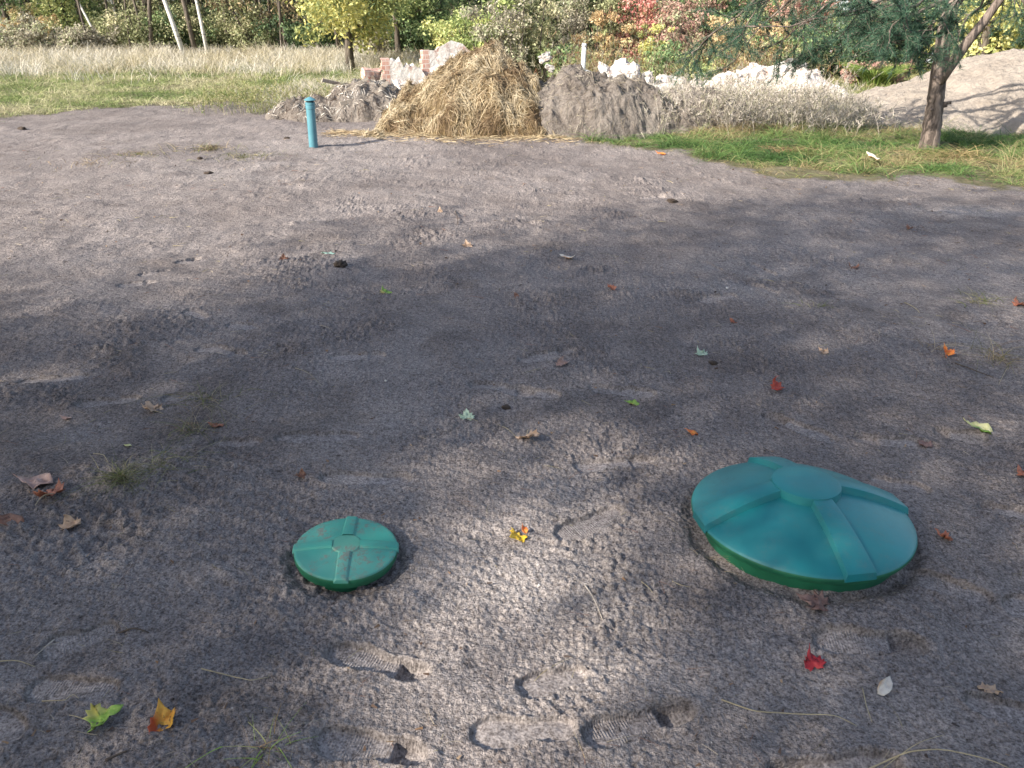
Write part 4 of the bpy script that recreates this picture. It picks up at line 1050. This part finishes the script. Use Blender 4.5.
PNK = [(.38, .12, .10), (.48, .20, .16), (.40, .26, .14), (.24, .24, .10)]
ORA = [(.30, .20, .08), (.42, .28, .12), (.42, .34, .16), (.24, .27, .10)]
GRY = [(.17, .15, .11), (.23, .21, .15), (.30, .27, .19), (.24, .26, .14)]
TL = [(.03, .08, .06), (.05, .12, .09), (.08, .16, .12)]
def at(px, y): return (float(dp(px, 40, y)[0]), y, float(height(np.array([dp(px, 40, y)[0]]), np.array([y]), False)[0]))

# birches at the wood edge: base px, lean
for px, px_top, y, tr, lb in [(104, 88, 31, .042, 'thin white birch leaning left, leftmost of the birches'), (125, 120, 33, .046, 'slender pale birch right of the leaning one'),
                              (183, 173, 28.5, .075, 'stoutest white birch trunk leaning left at the wood edge'), (206, 203, 29.5, .058, 'straight white birch just right of the stoutest one')]:
    a = at(px, y); ln = (px_top - px) / FPX * y / 1.65
    tree('birch_tree', lb, a, 11, tr, YG, 2600, .16, int(px), base=4.0, R=1.9, bark=M_BIRCH, lean=(ln, 0), limbs=12, cat='tree', crook=.004)
# other trees along the left wood edge
TR = [(-60, 31, GR, .12, 'green tree beyond the left picture edge', .3), (12, 32, GR, .12, 'bright green leafy tree at the far left of the wood', .3), (70, 33, YG, .10, 'yellow green willowy tree left of the leaning birch', .3),
      (85, 34, YG, .08, 'yellow green tree directly behind the leaning birch', .2), (150, 34, OLV, .1, 'olive brown tree left of the stoutest birch', .3), (228, 33, OLV, .1, 'olive tree right of the straight birch', .3),
      (262, 32, BRN, .06, 'thin trunked tree with rusty leaves at the wood edge', .9), (288, 34, DG, .1, 'dark green tree behind the yellow oak', .2), (134, 33, OLV, .05, 'thin pale trunked tree between two birches', 1.2),
      (272, 31.5, BRN, .05, 'very thin tree with a few rusty leaves, right of the other rusty one', 1.3), (385, 30, DG, .12, 'dark green tree left of the small pale trunk', .2), (398, 27.5, YG, .09, 'small tree with pale trunk and yellow green leaves', .75),
      (425, 29, DG, .12, 'dark green tree behind the tallest wall fragment', .1), (455, 28, DG, .12, 'deep green tree behind the straw heap', .1)]
for px, y, pal, tr, lb, bs in TR:
    tree('tree', lb, at(px, y), 8.5, tr, pal, 7500, .12, int(px + 500), base=bs, R=2.0, limbs=15, bark=M_BARK)
a = at(258, 31); tree('tree', 'bare grey trunk leaning steeply left in front of dark wood', a, 8, .06, OLV, 700, .12, 912, base=3.5, R=1.2, lean=(-.55, 0), limbs=6)
# yellow oak in front of the wood
tree('oak_tree', 'yellow leaved oak with short dark trunk standing in the dry grass', at(348, 23.5), 7, .11, YEL, 27000, .115, 345, base=.5, R=2.2, limbs=20, lean=(.02, 0))
# bushes along the wood edge
BU = [(10, 29.5, GRY, 1.2, 1.0, 'grey green bush at the far left'), (30, 31, ORA, 1.6, .8, 'small orange leaved bush at the far left of the wood'), (55, 29.5, GRY, .9, 1.2, 'low greyish bramble in front of the left wood'),
      (85, 30, GRY, .8, 1.0, 'low brownish bramble beside the leaning birch'), (112, 31, OLV, 1.1, 1.0, 'olive bramble between the first two birches'), (145, 30.5, OLV, 1.4, 1.4, 'dense olive brown bush left of the stoutest birch'),
      (165, 31, GR, 1.3, .9, 'grey green bush behind the stoutest birch'), (195, 31, DG, 1.4, 1.1, 'dark bush between the two right birches'), (225, 31, OLV, 1.6, 1.3, 'olive yellow bush right of the birches'),
      (250, 31, OLV, .9, 1.0, 'low dull bush at the dark part of the wood'), (300, 31, DG, 1.2, 1.2, 'dark green bush behind the yellow oak'), (325, 31, DG, 1.5, 1.2, 'darkest bush just left of the oak trunk'),
      (375, 28, GRY, 1.0, .9, 'grey thin bush right of the oak trunk'), (410, 28, DG, 1.4, 1.1, 'dark green bush behind the white wall fragments'), (440, 26.5, GR, 1.2, 1.0, 'mid green bush behind the tallest wall fragment'),
      (468, 22, YG, 1.7, .95, 'yellow green bush right behind the straw crest'), (488, 21, YG, 1.9, .9, 'taller yellow and green bush right behind the straw crest'), (455, 23, YEL, 1.3, .6, 'small yellow bush left of the taller one'),
      (515, 20, GRY, 1.9, .8, 'greyish brown twiggy bush behind the straw crest'), (540, 20.5, OLV, 2.0, .9, 'olive twiggy bush right of the straw crest'), (565, 20, GR, .9, .5, 'low bright green bush behind the white post'),
      (572, 21.5, GRY, 2.2, .9, 'tall grey stemmed bush behind the white post'), (600, 20.6, ORA, 1.5, .6, 'small yellow orange bush right of the white post'), (610, 22, OLV, 2.3, .9, 'tall olive bush behind the small yellow orange one'),
      (640, 21.5, PNK, 2.2, .8, 'pinkish leaved bush behind the white rubble'), (655, 19.5, YEL, 1.3, .4, 'narrow yellow bush behind the white rubble'), (672, 20.6, RED, 1.8, .7, 'reddish bush right of the narrow yellow one'),
      (690, 22, RED, 2.4, .7, 'tallest crimson leaved bush behind the rubble ridge'), (665, 18.6, GR, .9, .7, 'low light green bush at the back of the rubble'), (695, 18.6, YG, .8, .8, 'low lime green bush at the back of the rubble'),
      (715, 20.5, ORA, 1.4, .7, 'orange leaved bush behind the hanging pine branch'), (735, 22, GR, 2.2, .9, 'green bush behind the hanging pine branch'), (770, 22, RED, 2.4, 1.0, 'wide red leaved bush above the rubble peak'),
      (752, 20, ORA, 1.3, .7, 'peach coloured bush above the rubble peak'), (800, 22.5, PNK, 2.4, 1.0, 'pale red bush behind the long pine limb'), (800, 20, GR, 1.1, .9, 'low green bush right of the peach coloured one'),
      (830, 20.5, DG, 1.5, 1.0, 'dark green bush behind the long pine limb'), (850, 22, RED, 2.0, .8, 'rusty red bush seen through the pine needles'), (865, 20.5, DG, 1.5, .8, 'dark bush left of the weeping green grass'),
      (905, 22.5, DG, 1.6, 1.3, 'dark bush left of the pine trunk'), (925, 22.8, GR, 2.4, 1.2, 'mid green bush directly behind the pine trunk'), (860, 19, RED, .45, .4, 'tiny low red bush at the lawn edge, left one'), (895, 19, RED, .5, .5, 'tiny low red bush at the lawn edge, right one'),
      (975, 21, DG, 1.3, 1.3, 'dark bush under the yellow maple')]
for px, y, pal, h, wd, lb in BU:
    bush('bush', lb, at(px, y), h, wd * 1.1, pal, int(1500 + 1700 * h * wd), .075 if y < 24 else .10, int(px * 3 + y), stems=11)
# more trees behind on the right
for px, y, pal, R, bs, lb in [(520, 26, OLV, 1.8, .4, 'olive tree behind the greyish twiggy bush'), (560, 27, GR, 2.0, .4, 'grey green tree behind the white post'), (620, 26, OLV, 2.0, .4, 'thinly leaved olive tree behind the rubble'),
                              (680, 27, GR, 2.0, .4, 'green tree behind the crimson bush'), (740, 27, DG, 2.0, .3, 'dark green tree behind the peach coloured bush'), (800, 27, DG, 2.0, .3, 'dark green tree behind the long pine limb'), (860, 30, DG, 2.0, .3, 'dark tree left of the pine trunk, far back')]:
    tree('tree', lb, at(px, y), 8, .11, pal, 7000, .12, int(px + 900), base=bs, R=R, limbs=15)
tree('maple_tree', 'bright yellow maple behind the sand heap, nearest the pine', at(985, 20), 6.5, .12, YEL, 15000, .12, 701, base=.5, R=1.7, limbs=18)
tree('maple_tree', 'yellow green maple at the right picture edge behind the sand heap', at(1045, 21), 7, .12, YG, 13000, .12, 702, base=.4, R=2.0, limbs=18)
tree('tree', 'dark green tree behind the yellow maple', at(1010, 25), 8, .14, DG, 9000, .14, 703, base=.3, R=2.4, limbs=16)
# weeping ornamental grass clump
g = at(882, 18.5); rng = np.random.default_rng(5); n = 500; a = rng.uniform(0, 6.28, n); rr = np.abs(rng.normal(0, .1, n))
P = np.stack([np.cos(a) * rr, np.sin(a) * rr, np.zeros(n)], -1); hh = rng.uniform(.6, 1.05, n)
D = np.stack([np.cos(a) * .35, np.sin(a) * .35, np.ones(n)], -1); D /= np.linalg.norm(D, axis=1)[:, None]
bend = np.stack([np.cos(a) * .4, np.sin(a) * .4, -.5 * np.ones(n)], -1) * hh[:, None]
V, F, cc = strips(P, D, hh, np.full(n, .016), np.array([(.18, .26, .06), (.3, .36, .1), (.12, .2, .05)])[rng.integers(0, 3, n)], bend, rng, seg=5)
o = mesh_np('ornamental_grass', V, F, M_GRASS, None, cc); o.location = g; tag(o, 'arching light green grass clump at the far lawn edge', 'plant')
# far wood mass
def wood():
    rng = np.random.default_rng(99); cl = []; n = 240
    for k_ in range(n):
        y = rng.uniform(36, 60); x = rng.uniform(-.85, .85) * y
        cl.append((x, y, rng.uniform(.3, 9), rng.uniform(1.2, 2.4), 1))
    for k_ in range(150):
        y = rng.uniform(36, 44); x = rng.uniform(-.8, .8) * y
        cl.append((x, y, rng.uniform(.2, 2.2), rng.uniform(.9, 1.6), 1.2))
    for k_ in range(60):
        y = rng.uniform(28, 32); x = rng.uniform(.02, .85) * y
        cl.append((x, y, rng.uniform(.2, 4), rng.uniform(.9, 1.6), 1.5))
    o = leafcloud('far_wood', None, cl, 120000, .24, [(.04, .06, .03), (.08, .11, .045), (.14, .15, .06), (.22, .19, .09)], rng, 3)
    tag(o, 'dark mass of foliage deep in the wood behind the meadow', 'wood', kind='stuff')
    mb = MB()
    for k_ in range(190):
        y = 30 + 24 * rng.random() ** 1.5; x = rng.uniform(-.75, .75) * y; l = rng.normal(0, .06); r_ = rng.uniform(.025, .09)
        if x > 0 and y < 33: y += 4
        mb.tube([(x, y, -.2), (x + l * 1.5, y, 1.5), (x + l * 4.5, y, 4), (x + l * 10, y, 10)], [r_ * 1.2, r_, r_ * .8, r_ * .4], 6)
    o = mb.build('far_trunks', M_BARK); tag(o, 'many thin trunks standing deep in the wood', 'wood', kind='stuff')
wood()
# glimpse of a pale shed behind the bushes
M_SHED = simple('shed_paint', (.55, .62, .70), .7, (.62, .68, .74), 6); M_ROOF = simple('shed_roof', (.14, .13, .13), .8, (.2, .19, .18), 12)
a = at(893, 26.5); root = empty('shed', (a[0], 26.5, 0), .12); tag(root, 'pale blue grey shed glimpsed through the trees left of the pine trunk', 'shed')
def box(mb, x0, x1, y0, y1, z0, z1):
    V = [(x, y, z) for z in (z0, z1) for y in (y0, y1) for x in (x0, x1)]
    mb.add(V, [(0, 2, 3, 1), (4, 5, 7, 6), (0, 1, 5, 4), (2, 6, 7, 3), (0, 4, 6, 2), (1, 3, 7, 5)])
mb = MB(); box(mb, -1.6, 1.6, 0, 2.4, -.1, 2.1); mb.build('wall', M_SHED, root, False)
mb = MB(); V = [(-1.8, -.25, 2.08), (1.8, -.25, 2.08), (1.8, 1.2, 2.9), (-1.8, 1.2, 2.9), (1.8, 2.65, 2.08), (-1.8, 2.65, 2.08)]
V2 = [(x, y, z + .08) for x, y, z in V]; mb.add(V + V2, [(6, 7, 8, 9), (9, 8, 10, 11), (0, 1, 7, 6), (1, 2, 8, 7), (2, 4, 10, 8), (4, 5, 11, 10), (5, 3, 9, 11), (3, 0, 6, 9), (0, 3, 2, 1), (3, 5, 4, 2)])
mb.build('roof', M_ROOF, root, False)
mb = MB(); box(mb, -.95, -.15, -.05, -.003, 0, 1.9); mb.build('door', M_ROOF, root, False)
mb = MB(); box(mb, .35, 1.1, -.05, -.003, 1.0, 1.6); mb.build('window', M_WHITE, root, False)

# ------------------------------------------------------------------ pine on the right
def pine():
    rng = np.random.default_rng(31)
    b = gp(928, 149); yb = b[1]
    root = empty('pine_tree', (b[0], b[1], 0)); tag(root, 'leaning forked pine with dark trunk and blue green needles on the verge', 'tree')
    L = lambda px, py, y: dp(px, py, y) - np.array([b[0], b[1], 0])
    mb = MB()
    T = np.array([L(928, 152, yb), L(930, 140, yb), L(934, 112, yb + .02), L(938, 80, yb + .05), L(943, 45, yb + .05), L(948, 10, yb + .1), [.45, .1, 2.5], [.5, .2, 4], [.6, .3, 6], [.7, .3, 7.4]])
    tt = np.linspace(0, len(T) - 1, 60); T2 = np.stack([np.interp(tt, range(len(T)), T[:, k]) for k in range(3)], -1)
    for _ in range(2): T2[1:-1] = (T2[:-2] + 2 * T2[1:-1] + T2[2:]) / 4
    R0 = np.interp(tt, range(10), [.140, .112, .102, .098, .092, .08, .07, .06, .04, .01])
    R0 = R0 * (1 + .05 * rng.normal(size=60)); mb.tube(T2, R0, 20)
    F2 = np.array([L(938, 86, yb), L(950, 66, yb - .02), L(966, 44, yb - .03), L(985, 20, yb - .05), L(1004, -6, yb - .1), [1.6, -.2, 3.2], [2.0, -.2, 4.6], [2.2, -.1, 5.6]])
    mb.tube(F2, np.array([.05, .064, .058, .052, .046, .04, .03, .01]), 12)
    # stubs
    for px, py, dx in [(942, 105, .10), (921, 112, -.05), (922, 80, -.06), (944, 108, .07), (926, 137, -.02)]:
        p = L(px, py, yb - .04); q = np.array([np.interp(p[2], T2[:, 2], T2[:, k]) for k in (0, 1)] + [p[2]])
        mb.tube([q, q + (dx * 1.6, -.08, .03)], [.028, .018], 7)
    tw = []  # twig paths (with needle density)
    def br(P, r0, side=5, dens=1.0):
        P = np.array(P, float); t = np.linspace(0, len(P) - 1, 14); P2 = np.stack([np.interp(t, range(len(P)), P[:, k]) for k in range(3)], -1)
        for _ in range(2): P2[1:-1] = (P2[:-2] + 2 * P2[1:-1] + P2[2:]) / 4
        P2[1:-1] += rng.normal(0, .012, (12, 3)); mb.tube(P2, np.linspace(r0, .005, 14), 6)
        for k_ in range(side):
            i = rng.integers(4, 14); d = (P2[-1] - P2[3]); d /= np.linalg.norm(d); v = d + rng.normal(0, .7, 3); v[2] -= .15; v /= np.linalg.norm(v)
            Q = limb(P2[i], v, rng.uniform(.25, .55), rng, .2, .12, 6); mb.tube(Q, np.linspace(.008, .003, len(Q)), 4); tw.append((Q, dens))
            for z_ in range(3):
                j = rng.integers(2, 6); v2 = v + rng.normal(0, .6, 3); v2 /= np.linalg.norm(v2); Q2 = limb(Q[j], v2, rng.uniform(.12, .28), rng, .2, .1, 4); mb.tube(Q2, np.linspace(.005, .002, len(Q2)), 3); tw.append((Q2, dens))
    tk = lambda s: np.array([np.interp(s, T2[:, 2], T2[:, k]) for k in (0, 1)] + [s])
    # the long limb reaching left (bare), from high on the trunk
    br([tk(2.1), L(900, -12, yb - .3), L(868, 8, yb - .5), L(838, 17, yb - .6), L(805, 20, yb - .6), L(780, 29, yb - .7), L(745, 26, yb - .7)], .022, 5, .7)
    br([tk(1.9), L(905, 22, yb - .4), L(880, 10, yb - .7), L(850, -6, yb - .9)], .03, 24)
    br([tk(2.2), L(900, 0, yb + .5), L(860, 20, yb + .6), L(830, 45, yb + .7), L(812, 52, yb + .7)], .022, 18)
    br([tk(2.4), L(880, -20, yb + .3), L(830, 0, yb + .4), L(800, 28, yb + .3), L(775, 45, yb + .4)], .024, 15)
    br([tk(2.6), [-1.3, .5, 2.2], L(790, 0, yb + .8), L(758, 30, yb + .9), L(735, 60, yb + .9)], .024, 11)
    br([tk(2.8), [-1.6, .3, 2.5], L(770, -10, yb + .4), L(735, 15, yb + .4), L(705, 40, yb + .4), L(692, 52, yb + .4)], .024, 12)
    br([tk(3.0), [-1.8, .2, 2.5], L(780, -10, yb), L(752, 12, yb + .1), L(742, 34, yb + .1)], .02, 9)
    br([tk(1.7), L(915, 30, yb - .5), L(895, 42, yb - .8), L(880, 38, yb - 1)], .016, 16)
    br([tk(1.9), L(925, 0, yb - .7), L(905, 12, yb - 1.2), L(890, 30, yb - 1.4)], .018, 18)
    br([tk(2.0), L(950, 10, yb - .6), L(930, 28, yb - .9), L(915, 42, yb - 1.0)], .018, 12)
    br([tk(2.1), L(960, -5, yb - .5), L(950, 14, yb - .8), L(940, 28, yb - .9)], .016, 10)
    br([tk(2.1), L(985, 5, yb + .4), L(960, 20, yb + .6), L(955, 38, yb + .6)], .016, 7)
    br([F2[4], L(1015, -10, yb - .3), L(1030, 8, yb - .5), L(1040, 25, yb - .5)], .016, 10)
    br([F2[4], L(1000, -10, yb + .3), L(990, 2, yb + .3)], .016, 7)
    for s in np.linspace(3.4, 7.0, 5):
        a = rng.uniform(0, 6.28); Ln = rng.uniform(1.2, 2.4) * (1 - .5 * (s - 2.4) / 4.6)
        d = np.array([math.cos(a), math.sin(a), .15]); p = tk(s); br([p, p + d * Ln * .5, p + d * Ln + (0, 0, rng.uniform(-.3, .3))], .022, 9, .55)
    mb.build('trunk', M_PBARK, root)
    # needles
    Ps, Ds = [], []
    for Q, dens in tw:
        ln = np.linalg.norm(np.diff(Q, axis=0), axis=1).sum(); n = int(ln * 380 * dens)
        t = rng.uniform(.1, len(Q) - 1, n); p = np.stack([np.interp(t, range(len(Q)), Q[:, k]) for k in range(3)], -1)
        ax = (Q[-1] - Q[0]) / np.linalg.norm(Q[-1] - Q[0]); d = ax * .7 + rng.normal(0, .6, (n, 3)); Ps.append(p); Ds.append(d)
    P = np.concatenate(Ps); D = np.concatenate(Ds); D /= np.linalg.norm(D, axis=1)[:, None]; n = len(P); print('needles', n)
    pal = np.array([(.035, .085, .060), (.055, .125, .080), (.080, .165, .105), (.13, .21, .13)])
    V, F, cc = strips(P, D, rng.uniform(.045, .075, n), np.full(n, .0042), pal[rng.integers(0, 4, n)] * rng.uniform(.8, 1.2, (n, 1)), np.zeros((n, 3)), rng, seg=1)
    mesh_np('needles', V, F, M_FOL, root, cc)['kind'] = 'stuff'
pine()

# ------------------------------------------------------------------ trees behind the camera that shade the foreground
def shade_keep(Pw):
    """leaf gaps shaped to put the sun patch and the shade on the sand"""
    k = Pw[:, 2] / math.tan(rad(SUN_EL)); gx = Pw[:, 0] - SX * k; gy = Pw[:, 1] - SY * k
    c = gp(540, 580)
    core = .80 * np.exp(-((np.abs(gx - .02 - .14 * (gy - 2)) / .60) ** 3 + (np.abs(gy - 2.15) / 1.25) ** 4)) + .6 * np.exp(-(((gx + .05) / .28) ** 2 + ((gy - 1.5) / .5) ** 2)) + .5 * np.exp(-(((gx + 1.15) / .3) ** 2 + ((gy - 1.6) / .2) ** 2))
    far = sstep(5.3, 8.8, gy + .22 * (-gx) + .9 * vnoise(gx * .6, gy * .6, 71))
    nz = np.clip(.5 + .8 * fbm(gx * 1.1, gy * 1.1, 3, 73), 0, 1)
    dk = np.zeros_like(gx)
    for px, py, rx, ry, kk in ((90, 590, .8, .8, 1), (130, 690, .55, .35, 1), (170, 420, 1.3, .9, .9), (860, 640, .8, .5, 1), (830, 540, .55, .45, 1), (880, 720, .6, .3, 1), (900, 440, 1.6, .9, .9), (480, 330, 2.0, .9, .3)):
        q = gp(px, py); dk = np.maximum(dk, kk * np.exp(-(((gx - q[0]) / rx) ** 2 + ((gy - q[1]) / ry) ** 2)))
    p = (1 - np.clip(core, 0, 1)) * (1 - far) * (1 - .62 * nz * (1 - .95 * dk))
    return np.random.default_rng(4).random(len(Pw)) < p
for i, (x, y, H, R, lb) in enumerate([(-13.5, -5.0, 10.5, 4.0, 'broad oak behind the photographer, farthest left'), (-8.8, -1.7, 9.6, 3.4, 'broad oak behind the photographer, second from left'), (-5.8, -4.6, 8.6, 3.2, 'oak behind the photographer, nearest on the left'),
                                      (-10.5, -9.0, 10.5, 4.0, 'tall oak farther behind the photographer'), (-3.6, -7.2, 8, 3.6, 'oak behind the photographer, in the middle'), (-16, -9.5, 11, 4.2, 'tallest oak at the far back left')]):
    tree('oak_tree', lb, (x, y, 0), H, .14, DG, 34000, .105, 800 + i, base=1.6, R=R, limbs=26, keep=shade_keep)
print('scene built')
